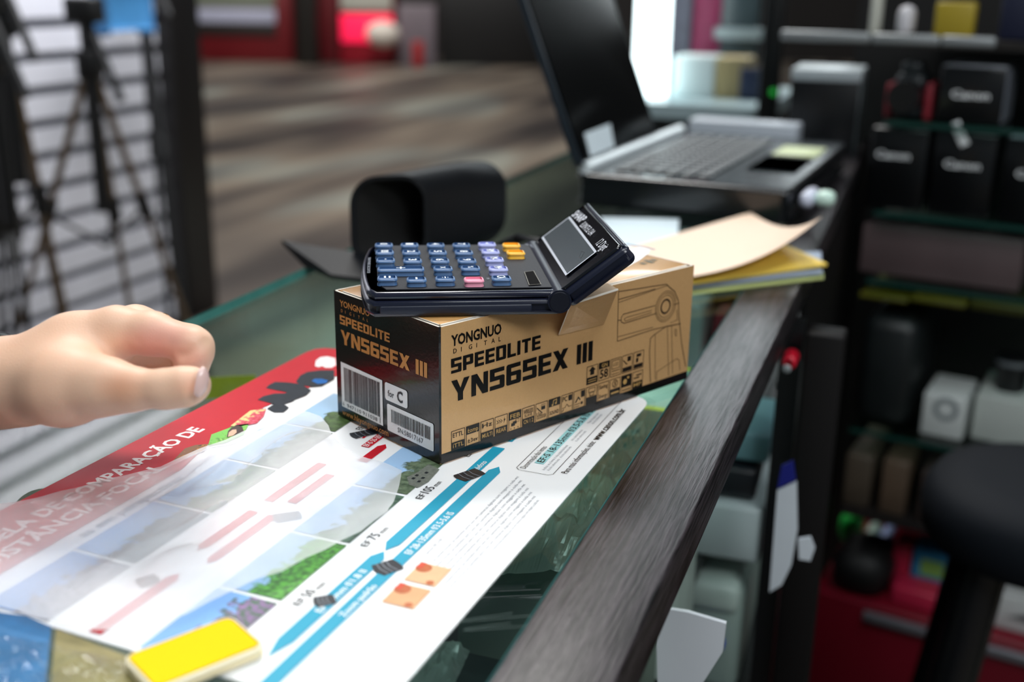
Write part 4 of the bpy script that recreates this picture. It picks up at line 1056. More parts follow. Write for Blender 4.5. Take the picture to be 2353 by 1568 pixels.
# bright light strip (a lit lamp box standing on the ledge)
o, d_ = planebox((1462, -260, 1532, 232), PB, .06, mat('light_strip', 'eafcff', .4, emit=3.5), 'light_box', None, zb=.0)
tag(o, 'tall glowing white light strip behind the laptop', 'light')
PB2 = wallframe(ct(-.1, 2.03, 0), DU)
o, _ = planebox((1545, 128, 1640, 228), PB2, .12, mat('carton_white', 'd3e0e0', .4), 'white_carton', 'white carton on the ledge right of the glowing light strip', 'box', zb=0)
o, _ = planebox((1643, 132, 1716, 228), PB2, .12, mat('carton_tan', 'a8976c', .5), 'tan_carton', 'tan carton on the ledge between white carton and black post', 'box', zb=0)
PB3 = wallframe(ct(-.1, 2.02, 0), DU)
o, _ = planebox((1700, 155, 1748, 208), PB3, .005, mat('blue_card_dark', '27324f', .5), 'blue_card', 'dark blue card leaning against the tan carton', 'card', zb=0)
PB4 = wallframe(ct(-.1, 2.25, 0), DU)
o, _ = planebox((1596, -120, 1660, 118), PB4, .03, mat('magenta_print', '8a1d4c', .5, noise=.4), 'magenta_banner', 'dark magenta banner standing behind the white carton', 'banner', zb=0)
o, _ = planebox((1540, -160, 1592, 122), PB4, .03, mat('grey_violet', '5b5a68', .5, noise=.5), 'grey_banner', 'grey banner standing between the light strip and magenta banner', 'banner', zb=0)
o, _ = planebox((1662, -160, 1750, 60), PB4, .03, mat('smoked_panel', '3d4a4e', .3, noise=.3), 'smoked_panel', 'dark grey smoked panel left of the black post', 'panel', zb=0)
o, _ = planebox((1640, 62, 1752, 94), (PB4[0]-DV*.03, PB4[1], PB4[2]), .02, mat('pale_bar', '9aa6a8', .35), 'pale_bar', 'short pale bar across the smoked panel', 'bar', r=.004)
PB5 = wallframe(ct(-.1, 1.82, 0), DU)
o, _ = planebox((1757, -250, 1803, 292), PB5, .04, mat('post_black2', '090b0d', .4), 'trim_2', zb=-.03); tag(o, kind='structure')
m = MB(); p = ppl(1777, 212, PB5[0]-DV*.012, PB5[2]); m.rbox(p.x-.006, p.y-.004, p.z-.006, p.x+.006, p.y+.004, p.z+.006, .003)
o = m.build('indicator_lamp', mat('green_lamp', '18a034', .4, emit=.6)); tag(o, 'small green indicator lamp on the black post', 'lamp')
PB6 = wallframe(ct(.0, 1.24, 0), DU)
o, d_ = planebox((1813, 158, 1972, 325), PB6, .12, [M_black], 'boxed_device', None, zb=.0)
tag(o, 'wide black carton with pale top edge at the far end of the rail', 'box')
s0, s1, z0, z1, M_ = d_
m = MB(M_); m.rbox(s0-.0005, -.0008, z1-.016, s1+.0008, .1208, z1+.001, .002); m.build('pale_lid', mat('pale_grey_lid', 'b3bcc0', .4), o)
m = MB(M_); m.rbox(s1-.0005, .0, z0, s1+.001, .12, z1-.016, .0004); m.build('grey_side', mat('grey_side', '6d7679', .4), o)

# ================================================================== RIGHT SIDE : DISPLAY CABINET
ce = V((.866, -.5, 0)); cp0 = pt(2150, 900, 1.60)
PC = wallframe(cp0, ce)
CF = frame(cp0-V((0, 0, cp0.z)), PC[1], -PC[2], UP)
def cz(x, y): return ppl(x, y, PC[0], PC[2]).z
def cs(x, y): return (ppl(x, y, PC[0], PC[2])-PC[0]).dot(PC[1])
S0, S1 = cs(1885, 900), cs(2560, 900)
cab = thing('display_cabinet', 'dark display cabinet with glass shelves along the right side of the photo', 'cabinet', CF @ V(((S0+S1)/2, .2, FLZ)))
m = MB(CF); m.box(S0-.09, .36, FLZ, S1+.3, .38, .62); m.build('back_panel', mat('cabinet_back', '0d0a09', .5, noise=.5, nscale=8), cab)
zs = {'a': cz(2150, 284), 'b': cz(2160, 500), 'c': cz(2160, 662), 'd': cz(2080, 1008), 'e': cz(2060, 1405)}
PF2 = wallframe(pt(1940, 600, 1.75), DU)
o, _ = planebox((1976, 318, 1992, 500), PF2, .03, mat('side_panel_black', '0b0808', .6, spec=.25), 'black_post', None, zb=zs['e']+.002)
tag(o, 'tall black post standing at the far end of the counter rail', 'post')
SX = cs(1985, 700)
M_shelf = thin_glass('shelf_glass', (.75, .88, .84), 0, 1.5)
M_sedge = mat('shelf_edge_teal', '123a33', .35)
for k in 'abcd':
    m = MB(CF); z_ = zs[k]; m.k = 0; m.quad((SX, 0, z_), (S1, 0, z_), (S1, .35, z_), (SX, .35, z_)); m.k = 1; m.quad((SX, 0, z_-.007), (S1, 0, z_-.007), (S1, 0, z_), (SX, 0, z_)); m.k = 0; m.quad((SX, .35, z_-.007), (S1, .35, z_-.007), (S1, 0, z_-.007), (SX, 0, z_-.007))
    o = m.build('glass_shelf', [M_shelf, M_sedge], cab)
zr = cz(2045, 88)
for a, b in ((1806, 2010), (2014, 2168), (2172, 2295)):
    m = MB(CF); m.rbox(cs(a, 88), -.03, zr-.007, cs(b, 98), -.018, zr+.007, .004); m.build('silver_rail', mat('rail_silver', '8d9193', .4, metal=.3), cab)
m = MB(CF); m.rbox(S0+.02, -.002, FLZ, S1, .35, zs['e']-.0, .004); o = m.build('red_base', mat('base_red', '7a0d22', .4, noise=.15, nscale=6), cab); tag(o, 'dark red lower cupboard')
m = MB(CF); m.rbox(cs(1985, 1412), -.012, zs['e']-.026, S1, -.002, zs['e']-.010, .003); m.build('silver_strip', mat('strip_grey', '85858c', .35, metal=.4), cab)
# the tall black side panel between counter and cabinet
pu, pv = uv(pt(1860, 900, .93))
m = MB(CTM); m.rbox(.143, pv, FLZ, .174, pv+.03, -.031, .003); o = m.build('black_side_panel', mat('side_panel_black', '0b0808', .6, spec=.25))
tag(o, 'black panel standing against the outer side of the counter rail', 'panel')


def cit(px, shelf, thick, mt, name, label, cat, group=None, dy=.02, r=.003):
    pf = (PC[0]-PC[2]*dy, PC[1], PC[2])
    zb = zs[shelf]+.0006
    return planebox(px, pf, thick, mt, name, label, cat, group, None, zb, r)
M_cbox = mat('lens_box_black', '08090b', .3, coat=.2); M_ctop = mat('lens_box_grey', '9a9ea6', .4)
def lensbox(px, shelf, label, ctr, txt, pale, tw, dy=.02):
    o, (s0, s1, z0, z1, M) = cit(px, shelf, .10, M_cbox, 'lens_carton', label, 'box', 'black lens cartons', dy)
    if pale:
        m = MB(M); m.rbox(s0+.002, .0, z1-.0005, s1-.002, .098, z1+.0012, .0005); m.build('carton_top', M_ctop, o)
        m = MB(M); m.rbox(s1-.0004, .002, z0+.002, s1+.0008, .098, z1-.002, .0003); m.build('carton_side', mat('lens_box_side', '6b6f78', .4), o)
    pf = PC[0]-PC[2]*(dy-.001)
    c = ppl(ctr[0], ctr[1], pf, PC[2]); s_ = (c-PC[0]).dot(PC[1])
    f = Flat(); f.text(txt, (s_-tw/2, c.z-.005), (1, 0), (0, 1), .0098, tw, .02)
    M2 = frame(V((pf.x, pf.y, 0)), PC[1], UP, PC[2])
    f.build('carton_lettering', M2, M_white, o, .0006)
lensbox((2156, 150, 2308, 290), 'a', 'black lens carton with pale top on the upper glass shelf', (2230, 218), 'Canon', True, .048)
lensbox((1996, 290, 2128, 470), 'b', 'black lens carton with white lettering at the left end of the second shelf', (2052, 356), 'Canon', False, .046)
lensbox((2140, 300, 2284, 490), 'b', 'black lens carton below the pale-topped one, with a small white tag on it', (2211, 379), 'Canon', False, .046)
lensbox((2303, 315, 2450, 500), 'b', 'black lens carton with pale top cut off by the right edge of the photo', (2378, 402), 'Canon', True, .046)
c = ppl(2206, 308, PC[0]-PC[2]*.014, PC[2])
m = MB(frame(c, (PC[1]*.85+UP*.5), (UP*.85-PC[1]*.5))); m.rbox(-.006, -.017, 0, .006, .017, .0015, .0005)
o = m.build('white_tag', M_white); tag(o, 'small white tag on the front of the middle lens carton', 'tag')
# camera with red-sided supports on the left of the upper shelf
cm, (s0, s1, z0, z1, M) = cit((2052, 165, 2122, 262), 'a', .06, mat('camera_body', '22282b', .4), 'camera', 'dark camera on the upper shelf left of the pale-topped carton', 'camera', None, .03, .01)
m = MB(M); m.tube([((s0+s1)/2, 0, (z0+z1)/2), ((s0+s1)/2, -.03, (z0+z1)/2)], .022, 20); m.build('lens', M_black, cm)
m = MB(M); m.rbox((s0+s1)/2-.014, .005, z1-.004, (s0+s1)/2+.014, .04, z1+.014, .005); m.build('viewfinder_hump', mat('camera_body', '22282b', .4), cm)
for a in ((2034, 190, 2050, 262), (2124, 190, 2142, 262)):
    o, _ = cit(a, 'a', .05, mat('red_card_box', '8a2632', .5), 'red_box', 'narrow red box on the %s side of the shelved camera' % ('left' if a[0] < 2040 else 'right'), 'box', None, .03)
# things on top, above the silver rail
o, _ = planebox((2000, -60, 2022, 78), (PC[0]-PC[2]*.06, PC[1], PC[2]), .03, mat('bottle_white', 'c9c9bd', .4), 'white_bottle', 'pale bottle above the silver rail', 'bottle', zb=zr+.0, r=.012)
o, _ = planebox((2058, 12, 2094, 80), (PC[0]-PC[2]*.06, PC[1], PC[2]), .04, mat('white_pack', 'd6d3d8', .4), 'white_pack', 'small white pack above the silver rail', 'package', zb=zr+.0, r=.012)
o, _ = planebox((2150, 4, 2240, 40), (PC[0]-PC[2]*.07, PC[1], PC[2]), .03, mat('yellow_pack', 'a8922a', .4), 'yellow_pack', 'mustard yellow pack at the top right edge of the photo', 'package', zb=zr+.0)
o, _ = planebox((2300, -40, 2420, 85), (PC[0]-PC[2]*.07, PC[1], PC[2]), .05, mat('navy_pack', '151a33', .5), 'navy_pack', 'dark navy pack in the top right corner of the photo', 'package', zb=zr+.0)
m = MB(CF); m.box(SX, .02, zr-.012, S1, .35, zr-.0005); m.build('top_board', mat('cabinet_top', '1a1716', .4), cab)
# third shelf: a long pale red carton; fourth: yellow cartons
cit((1976, 512, 2353, 650), 'c', .2, mat('pinkish_carton', '58494a', .5, noise=.3, nscale=12), 'long_carton', 'long dusky pink carton on the third shelf of the display cabinet', 'box', None, .03)
cit((1968, 720, 2100, 1000), 'd', .2, mat('dark_bag', '14191a', .45, noise=.4), 'black_camera_bag', 'black bag on the shelf left of the two white cartons', 'bag', None, .03, .02)
PD = PC[0]-PC[2]*.03
for a, c_, lb in [((1972, 672, 2085, 700), '6b6417', 'left'), ((2090, 680, 2220, 712), '74691c', 'middle'), ((2226, 690, 2360, 730), '4f4a16', 'right')]:
    o, d_ = planebox(a, (PD, PC[1], PC[2]), .18, mat('olive_'+c_, c_, .5, noise=.3, nscale=20), 'yellow_carton', 'dark yellow flat carton under the dusky pink carton, the %s one of three' % lb, 'box', 'dark yellow cartons', zb=None)
M_wbox = mat('white_box', 'c7ccca', .45)
o, (s0, s1, z0, z1, M) = cit((2116, 900, 2216, 1025), 'd', .10, M_wbox, 'white_carton', 'small white carton with grey ring print on the fourth shelf', 'box', None, .03)
f = Flat(); c = ((s0+s1)/2+.003, (z0+z1)/2+.012); f.line(circ(c[0], c[1], .014, 20), .007, True)
f.build('ring_print', frame(M @ V((0, 0, 0)), PC[1], UP, PC[2]), mat('ring_grey', '7d8587', .5), o, .0005)
o, d2 = cit((2232, 905, 2420, 1050), 'd', .13, mat('white_box2', 'b9bfba', .45), 'white_carton', 'large white carton with a black lens standing on it', 'box', None, .05)
s0, s1, z0, z1, M = d2
ln_ = thing('camera_lens', 'black camera lens standing on the large white carton', 'lens', M @ V((s0+.038, .05, z1)))
MM = M @ Matrix.Translation((s0+.038, .05, z1))
m = MB(MM); m.lathe([(0, 0), (.02, 0), (.021, .004), (.021, .03), (.0235, .034), (.0235, .052), (.0, .052)], 24); m.build('lens_barrel', M_black, ln_)
m = MB(MM); m.lathe([(.0237, .040), (.0237, .047)], 24); m.build('focus_ring', mat('ring_light', '6b7175', .4), ln_)
m = MB(M @ Matrix.Translation((s0+.105, .05, z1))); m.rbox(-.03, -.025, 0, .03, .025, .05, .01); m.rbox(-.012, -.02, .045, .012, .02, .064, .006)
o = m.build('camera', M_black); tag(o, 'black camera standing on the large white carton at the right edge', 'camera')
# shelf under it : brown cartons
zs['f'] = cz(2060, 1200)
m = MB(CF); z_ = zs['f']; m.box(SX, .0, z_-.008, S1, .35, z_); m.build('glass_shelf', mat('board_dark', '1b1716', .5), cab)
for i, a in enumerate([(1938, 1040, 1998, 1195), (2022, 1052, 2082, 1200), (2110, 1080, 2178, 1210)]):
    cit(a, 'f', .14, mat('brown_carton_%d' % i, ('4b4136', '574739', '3f3430')[i], .5, noise=.3), 'brown_carton', 'brown carton in the dark shelf behind the stool, %s of three' % ('leftmost', 'middle', 'rightmost')[i], 'box', 'brown cartons', .02)
# on the red base
cit((1898, 1262, 2036, 1420), 'e', .12, mat('black_bag2', '0b0b0c', .6), 'black_pouch', 'black pouch on the red cupboard left of the colourful packages', 'bag', None, .0, .03)
cit((1914, 1176, 1966, 1420), 'e', .05, mat('bright_green', '1fae44', .4), 'green_bottle', 'bright green bottle behind the black pouch', 'bottle', None, .16, .02)
cit((1972, 1215, 2006, 1420), 'e', .05, mat('pale_greygreen', '8fa79c', .4), 'grey_bottle', 'pale grey green bottle next to the green bottle', 'bottle', None, .16, .015)
cit((2008, 1222, 2038, 1420), 'e', .05, mat('pale_blue_bottle', '8e9fc9', .4), 'blue_bottle', 'pale blue bottle left of the red and blue packages', 'bottle', None, .16, .015)
cit((2044, 1246, 2086, 1405), 'e', .05, mat('crimson_pack', 'c02848', .45), 'red_package', 'narrow red package beside the blue one on the red cupboard', 'package', None, .07)
o, (s0, s1, z0, z1, M) = cit((2090, 1255, 2198, 1405), 'e', .05, mat('blue_pack', '3590c0', .4, noise=.2), 'blue_package', 'blue package with green picture behind the stool leg', 'package', None, .07)
Flat().rect(s0+.2*(s1-s0), z0+.45*(z1-z0), s0+.7*(s1-s0), z0+.8*(z1-z0)).build('green_picture', frame(M @ V((0, 0, 0)), PC[1], UP, PC[2]), mat('leaf_green', '86c060', .5), o, .0006)
cit((2046, 1345, 2160, 1420), 'e', .05, mat('red_box_low', 'c0284a', .4), 'red_package', 'low red package in front of the red and blue packages', 'package', None, .02)
o, (s0, s1, z0, z1, M) = cit((2226, 1345, 2420, 1470), 'e', .12, mat('white_box3', 'cdd0cf', .45), 'white_carton', 'white carton with dark print right of the stool leg', 'box', None, .03)
Flat().poly([(s0+.05, z1-.035), (s0+.09, z1-.02), (s0+.13, z1-.022), (s0+.13, z1-.04)]).build('dark_print', frame(M @ V((0, 0, 0)), PC[1], UP, PC[2]), mat('print_smoke', '5a5a5c', .5), o, .0006)
cit((2240, 1310, 2420, 1345), 'e', .05, mat('red_back_box', '8c1a34', .45), 'red_package', 'red package behind the white carton right of the stool leg', 'package', None, .18)

# ================================================================== STOOL
sc0 = pt(2420, 1124, 1.18); SR = .128
stl = thing('stool', 'black padded round stool in the lower right corner', 'stool', (sc0.x, sc0.y, FLZ))
T = Matrix.Translation((sc0.x, sc0.y, sc0.z))
m = MB(T); m.lathe([(0, .012), (SR*.6, .012), (SR*.9, .004), (SR*.985, -.012), (SR, -.03), (SR*.985, -.05), (SR*.93, -.062), (0, -.064)], 48)
m.build('seat', mat('stool_fabric', '0d1219', .75, spec=.2, noise=.3, nscale=300, bump=.2, bscale=700), stl)
for k in range(4):
    a = math.radians(200+90*k+4); d_ = V((math.cos(a), math.sin(a), 0))
    top = V((sc0.x, sc0.y, sc0.z-.06))+d_*SR*.62; bot = V((sc0.x, sc0.y, FLZ))+d_*SR*1.45
    m = MB(); m.tube([top, bot], .024, 12); m.build('leg', M_black, stl)

# ================================================================== OPEN SHELVES BELOW THE RAIL
PR = wallframe(pt(1650, 1250, 1.02), (.95, -.31, 0))
zr1, zr2 = -.26, -.38
def rit(px, zb, thick, mt, name, label, cat, dy=0, r=.004):
    return planebox(px, (PR[0]-PR[2]*(-dy), PR[1], PR[2]), thick, mt, name, label, cat, zb=zb, r=r)
rit((1590, 1150, 1752, 1240), -.2595, .18, mat('rack_white', 'b4c2c4', .4), 'white_box', 'pale flat box on the rack just behind the counter rail', 'box')
o, d_ = rit((1600, 1065, 1738, 1152), None, .16, mat('rack_black', '11161c', .4), 'black_box', 'black box on top of the pale flat box behind the rail', 'box', -.01)
rit((1636, 985, 1768, 1070), None, .1, mat('rack_teal', '6f9aa2', .4, noise=.4, nscale=18), 'teal_package', 'teal and white package on the black box behind the rail', 'package', -.02)
o, d_ = rit((1548, 1328, 1708, 1470), -.3995, .2, mat('office_grey', '8fa39c', .4), 'grey_machine', 'grey green office machine on the lower rack behind the rail', 'machine', r=.012)
s0, s1, z0, z1, M = d_
m = MB(M); m.rbox(s0+.004, -.004, z1-.028, s1-.004, .16, z1+.002, .008); m.build('machine_lid', mat('office_light', 'b7cbc3', .35), o)
m = MB(M); m.rbox(s0+.02, -.012, z1-.062, s0+.05, -.001, z1-.05, .004); tag(m.build('button', mat('blue_button', '1637c8', .4), o), 'blue button')
# papers and red knob by the black panel
PQ = wallframe(pt(1820, 1200, .905), (.94, -.34, 0))
def hang(px, pf, mt, name, label, cat):
    q = [ppl(x, y, pf[0], pf[2]) for x, y in px]; n_ = len(q); m = MB()
    m.add([p for p in q]+[p-pf[2]*.003 for p in q], [tuple(range(n_)), tuple(range(2*n_-1, n_-1, -1))]+[(i, n_+i, n_+(i+1) % n_, (i+1) % n_) for i in range(n_)])
    o = m.build(name, mt); tag(o, label, cat); return o
PS = wallframe(pt(1580, 1480, .68), (.95, -.31, 0))
hang([(1506, 1396), (1580, 1408), (1668, 1434), (1660, 1500), (1596, 1600), (1590, 2248), (1530, 2226)], PS, mat('white_paper', 'eef1f8', .5), 'paper_sheet', 'white paper sheet standing in front of the grey green machine below the rail', 'paper')
hang([(1786, 1128), (1830, 1108), (1832, 1220), (1818, 1300), (1796, 1345), (1768, 1362)], PQ, mat('paper_grey', 'd4dae2', .6), 'folded_papers', 'folded white papers hanging on the tall black panel', 'paper')
hang([(1834, 1240), (1862, 1236), (1872, 1262), (1862, 1290), (1836, 1286)], PQ, mat('paper_grey', 'd4dae2', .6), 'white_card', 'small white card beside the folded papers', 'card')
hang([(1796, 1072), (1822, 1060), (1828, 1104), (1786, 1124)], PQ, mat('deep_blue', '161d7a', .5), 'blue_folder', 'deep blue folder above the folded papers', 'folder')
PK = wallframe(pt(1815, 835, .915), (.94, -.34, 0))
p = pt(1814, 832, .915)
m = MB(frame(p, PK[1], UP, PK[2])); m.rprism(circ(0, 0, .0062, 20), -.02, .004, .003); m.k = 1; m.rprism(circ(-.0012, -.0045, .0035, 16), .003, .006, .002)
o = m.build('red_knob', [mat('knob_red', 'c4102c', .4), mat('knob_grey', '9aa0a2', .4)]); tag(o, 'small round red and grey knob on the tall black panel by the rail', 'tag')  # red knob with a smaller grey one, on the black panel

# ================================================================== TRIPODS BY THE SLATTED WALL
M_bronze = mat('bronze_metal', '5f4e3a', .4, metal=.3); M_blk = mat('tripod_black', '0a0a0b', .45)
def seg(a, b): return [V(a), V(b)]
def tripod(label, head, legs, col, crank=None, braces=()):
    hx, hy, hd = head; H_ = pt(*head)
    t = thing('tripod', label, 'tripod', (H_.x, H_.y, FLZ), 'tripods by the slatted wall')
    m = MB(); m.rbox(H_.x-.03, H_.y-.03, H_.z-.05, H_.x+.03, H_.y+.03, H_.z+.03, .01); m.build('shoulder', M_blk, t)
    m = MB(); m.tube([H_+V((0, 0, -.42)), H_+V((0, 0, .12))], .020, 12); m.build('centre_column', M_blk, t)
    for (fx, fy) in legs:
        F_ = pz(fx, fy, FLZ); fu, fv = uv(F_); F_ = ct(max(fu, uw+.08), fv, FLZ); k1 = H_.lerp(F_, .42)
        m = MB(); m.k = 0; m.tube([H_+(F_-H_)*.03, k1], .011, 10); m.k = 1; m.tube([H_.lerp(F_, .38), H_.lerp(F_, .45)], .019, 10)
        m.k = 0; m.tube([k1, F_], .0085, 10); m.k = 1; m.tube([H_.lerp(F_, .96), F_], .014, 10)
        leg = m.build('leg', [col, M_blk], t)
        br = MB(); br.tube([H_+V((0, 0, -.52)), H_.lerp(F_, .42)], .006, 8); br.build('brace', M_blk, t)
    m = MB(); m.rbox(H_.x-.045, H_.y-.04, H_.z+.10, H_.x+.045, H_.y+.04, H_.z+.17, .01); hd_ = m.build('head', M_blk, t)
    m = MB(); m.tube([H_+V((0, 0, .12)), H_+V((.10, -.06, -.10))], .012, 8); m.build('pan_handle', M_blk, t)
    return t
tripod('bronze-legged tripod standing in front of the middle of the slatted wall', (205, 140, 3.1), [(-60, 935), (330, 905), (478, 866)], M_bronze)
tripod('bronze-legged tripod at the left edge, its leg crossing the middle one', (2, 40, 2.85), [(205, 968), (-190, 960), (70, 850)], M_bronze)
tripod('folded black tripod next to the dark post at the end of the slatted wall', (326, -40, 3.65), [(425, 838), (398, 846), (446, 850)], M_blk)
tripod('folded black tripod at the far left edge of the photo', (-22, 120, 2.72), [(98, 990), (60, 1000), (20, 1010)], M_blk)
planebox((214, -40, 318, 66), (pt(265, 30, 3.45), DV, DU), -.04, mat('blue_bag', '3d7db0', .5, noise=.3, nscale=9), 'blue_bag', 'blue package hanging on the slatted wall beside the tripod head', 'bag', r=.015)

# ================================================================== SHOPS ACROSS THE CORRIDOR
def far(px, dep, thick, mt, name, label, cat, ground=True, r=.02):
    p0 = pt((px[0]+px[2])/2, 120, dep)
    return planebox(px, (p0, V((1, 0, 0)), V((0, -1, 0))), thick, mt, name, label, cat, zb=FLZ if ground else None, r=r)
o, (s0, s1, z0, z1, M) = far((412, -40, 672, 145), 17.2, .6, mat('shop_red', '64040f', .45, noise=.15, nscale=2), 'red_counter', 'long dark red shop counter across the corridor', 'counter')
hh = z1-z0
m = MB(M); m.rbox(s0+.0, -.03, z0+hh*.50, s1-.25, -.001, z0+hh*.68, .01); m.build('silver_band', mat('band_silver', 'a8abc0', .4), o)
m = MB(M); m.rbox(s0+.0, -.02, z0+hh*.33, s1-.25, -.001, z0+hh*.49, .01); m.build('dark_niche', mat('niche_dark', '1d1512', .5), o)
m = MB(M); m.rbox(s0+.0, -.02, z0+hh*.70, s1-.25, -.001, z0+hh*.95, .01); m.build('olive_panel', mat('panel_olive', '6f7668', .5), o)
o, _ = far((674, -300, 722, 155), 16.6, .3, mat('pillar_dark', '14100c', .5), 'trim_3', None, None); tag(o, kind='structure')
far((722, -80, 778, 150), 17.2, .4, mat('shop_darkred', '5c0510', .5), 'dark_red_stand', 'narrow dark red stand right of the dark pillar', 'stand')
o, (s0, s1, z0, z1, M) = far((780, -60, 905, 146), 17.0, .6, mat('stand_crimson', '8f0f22', .45), 'red_display_stand', 'bright red display stand across the corridor', 'stand')
m = MB(M); m.rbox(s0+.02, -.03, z0+.25*(z1-z0), s1-.02, -.001, z0+.56*(z1-z0), .02); m.build('glowing_sign', mat('sign_pink_red', 'ff1f50', .4, emit=.7), o)
m = MB(M); m.rbox(s0+.02, -.03, z0+.60*(z1-z0), s1-.02, -.001, z0+.9*(z1-z0), .02); m.build('pale_panel', mat('panel_pale', 'a9aaa0', .5), o)
p = pt(880, 78, 16.6); m = MB(Matrix.Translation(p) @ Matrix.Diagonal((1, .7, .8, 1))); m.lathe([(0.001, -.24), (.16, -.2), (.26, -.04), (.22, .14), (.08, .22), (0.001, .23)], 20)
o = m.build('white_sack', mat('sack_white', 'd8cfc4', .6)); tag(o, 'white rounded sack against the bright red stand', 'sack')
far((915, 10, 1000, 150), 16.9, .4, mat('stand_grey', '6f656c', .5, noise=.2, nscale=2), 'grey_stand', 'grey upright stand right of the bright red stand', 'stand')
far((948, 95, 972, 155), 16.5, .15, mat('extinguisher_red', '9c1a1e', .45), 'red_canister', 'small red canister at the foot of the grey stand', 'canister')
far((1012, -60, 1255, 128), 17.0, .6, mat('stand_black', '070607', .55), 'black_stand', 'wide black stand behind the laptop screen', 'stand')

# ================================================================== THE HAND (one continuous skin, grown from a distance field)
HS = .945
def build_hand():
    def P(x, y, d, r): d *= HS; return (np.array(pt(x, y, d)), r*d/FPX)
    def cap(X, a, b):
        (pa, ra), (pb, rb) = a, b
        ba = pb-pa; L2 = ba.dot(ba); h = np.clip(((X-pa)@ba)/L2, 0, 1)
        return np.linalg.norm(X-pa-h[..., None]*ba, axis=-1) - (ra+(rb-ra)*h)
    def smin(a, b, k):
        h = np.clip(.5+.5*(b-a)/k, 0, 1); return b*(1-h)+a*h-k*h*(1-h)
    # chains: (x px, y px, depth, radius px)
    fore = [P(-330, 905, .60, 108), P(-120, 888, .57, 100), P(10, 880, .56, 94)]
    palm = [
        [P(10, 880, .56, 92), P(80, 872, .555, 86)],
        [P(60, 858, .555, 66), P(170, 800, .555, 70), P(268, 762, .553, 56)],       # index metacarpal
        [P(60, 858, .575, 66), P(180, 794, .578, 66), P(312, 757, .580, 52)],       # middle
        [P(60, 866, .595, 74), P(190, 810, .600, 66), P(300, 785, .603, 50)],       # ring
        [P(60, 885, .610, 72), P(180, 850, .618, 62), P(270, 830, .622, 46)],       # little
        [P(60, 888, .548, 82), P(150, 885, .535, 84), P(245, 886, .524, 64)],       # thumb metacarpal
        [P(140, 848, .556, 80), P(205, 838, .556, 60)],                             # first web
        [P(150, 880, .575, 76), P(230, 860, .585, 60)],
    ]
    thumb = [P(235, 890, .525, 63), P(300, 895, .520, 49), P(385, 894, .516, 43), P(430, 888, .515, 43), P(447, 884, .515, 36)]
    index = [P(268, 762, .553, 55), P(350, 767, .549, 48), P(446, 795, .541, 40), P(448, 812, .541, 37), P(440, 848, .545, 33), P(415, 872, .556, 29)]
    mid = [P(312, 755, .580, 51), P(440, 788, .578, 38), P(436, 842, .598, 32), P(370, 868, .612, 29)]
    ring = [P(300, 785, .603, 48), P(425, 812, .604, 38), P(410, 862, .604, 33), P(340, 868, .606, 30)]
    lit = [P(270, 830, .622, 44), P(375, 848, .628, 34), P(360, 885, .624, 29), P(310, 885, .620, 27)]
    allp = [p for c in ([fore]+palm+[thumb, index, mid, ring, lit]) for p in c]
    lo = np.min([p-r for p, r in allp], axis=0)-.006; hi = np.max([p+r for p, r in allp], axis=0)+.006
    vx = .0011
    n = np.ceil((hi-lo)/vx).astype(int)+1
    gx = [lo[i]+vx*np.arange(n[i]) for i in range(3)]
    X = np.stack(np.meshgrid(*gx, indexing='ij'), axis=-1)
    def chain(c, k):
        d = None
        for a, b in zip(c[:-1], c[1:]):
            e = cap(X, a, b); d = e if d is None else smin(d, e, k)
        return d
    body = chain(fore, .02)
    for c in palm: body = smin(body, chain(c, .012), .011)
    D = None
    for c, k in ((thumb, .006), (index, .005), (mid, .005), (ring, .005), (lit, .005)):
        e = smin(body, chain(c, .0045), k); D = e if D is None else np.minimum(D, e)
    # skin folds: crook of the index finger, its root, the thumb knuckle and the nail bed
    for a, b, r_ in [((482, 783, 0.5348*HS), (452, 800, 0.5293*HS), .0012*1.6), ((452, 800, 0.5293*HS), (415, 820, 0.5326*HS), .0013*1.6), ((312, 786, 0.5370*HS), (300, 826, 0.5348*HS), .0010*1.6),
                     ((345, 790, 0.5315*HS), (352, 812, 0.5326*HS), .0006*1.6), ((240, 880, 0.4962*HS), (312, 897, 0.4984*HS), .0007*1.6), ((252, 893, 0.4962*HS), (300, 906, 0.4984*HS), .0006*1.6), ((452, 858, 0.5033*HS), (448, 905, 0.5033*HS), .0006*1.6)]:
        pa, pb = np.array(pt(*a)), np.array(pt(*b)); e = cap(X, (pa, r_), (pb, r_)); D = -smin(-D, e, .0022)
    # ---- surface nets
    S = D < 0
    c8 = [(i, j, k) for i in (0, 1) for j in (0, 1) for k in (0, 1)]
    N0 = np.array(D.shape)-1
    sl = lambda i, j, k: D[i:i+N0[0], j:j+N0[1], k:k+N0[2]]
    vals = {c: sl(*c) for c in c8}
    cnt_ = sum((vals[c] < 0).astype(int) for c in c8)
    act = (cnt_ > 0) & (cnt_ < 8)
    acc = np.zeros(tuple(N0)+(3,)); num = np.zeros(tuple(N0))
    for a in c8:
        for ax in range(3):
            if a[ax] == 0:
                b = list(a); b[ax] = 1; b = tuple(b)
                da, db = vals[a], vals[b]; cr = (da < 0) != (db < 0)
                t = np.where(cr, da/np.where(da-db == 0, 1, da-db), 0)
                for q in range(3):
                    acc[..., q] += np.where(cr, a[q] + (t if q == ax else 0), 0)
                num += cr
    idx = -np.ones(tuple(N0), int); ii = np.argwhere(act); idx[act] = np.arange(len(ii))
    vert = lo + vx*(ii + acc[act]/num[act][:, None])
    faces = []
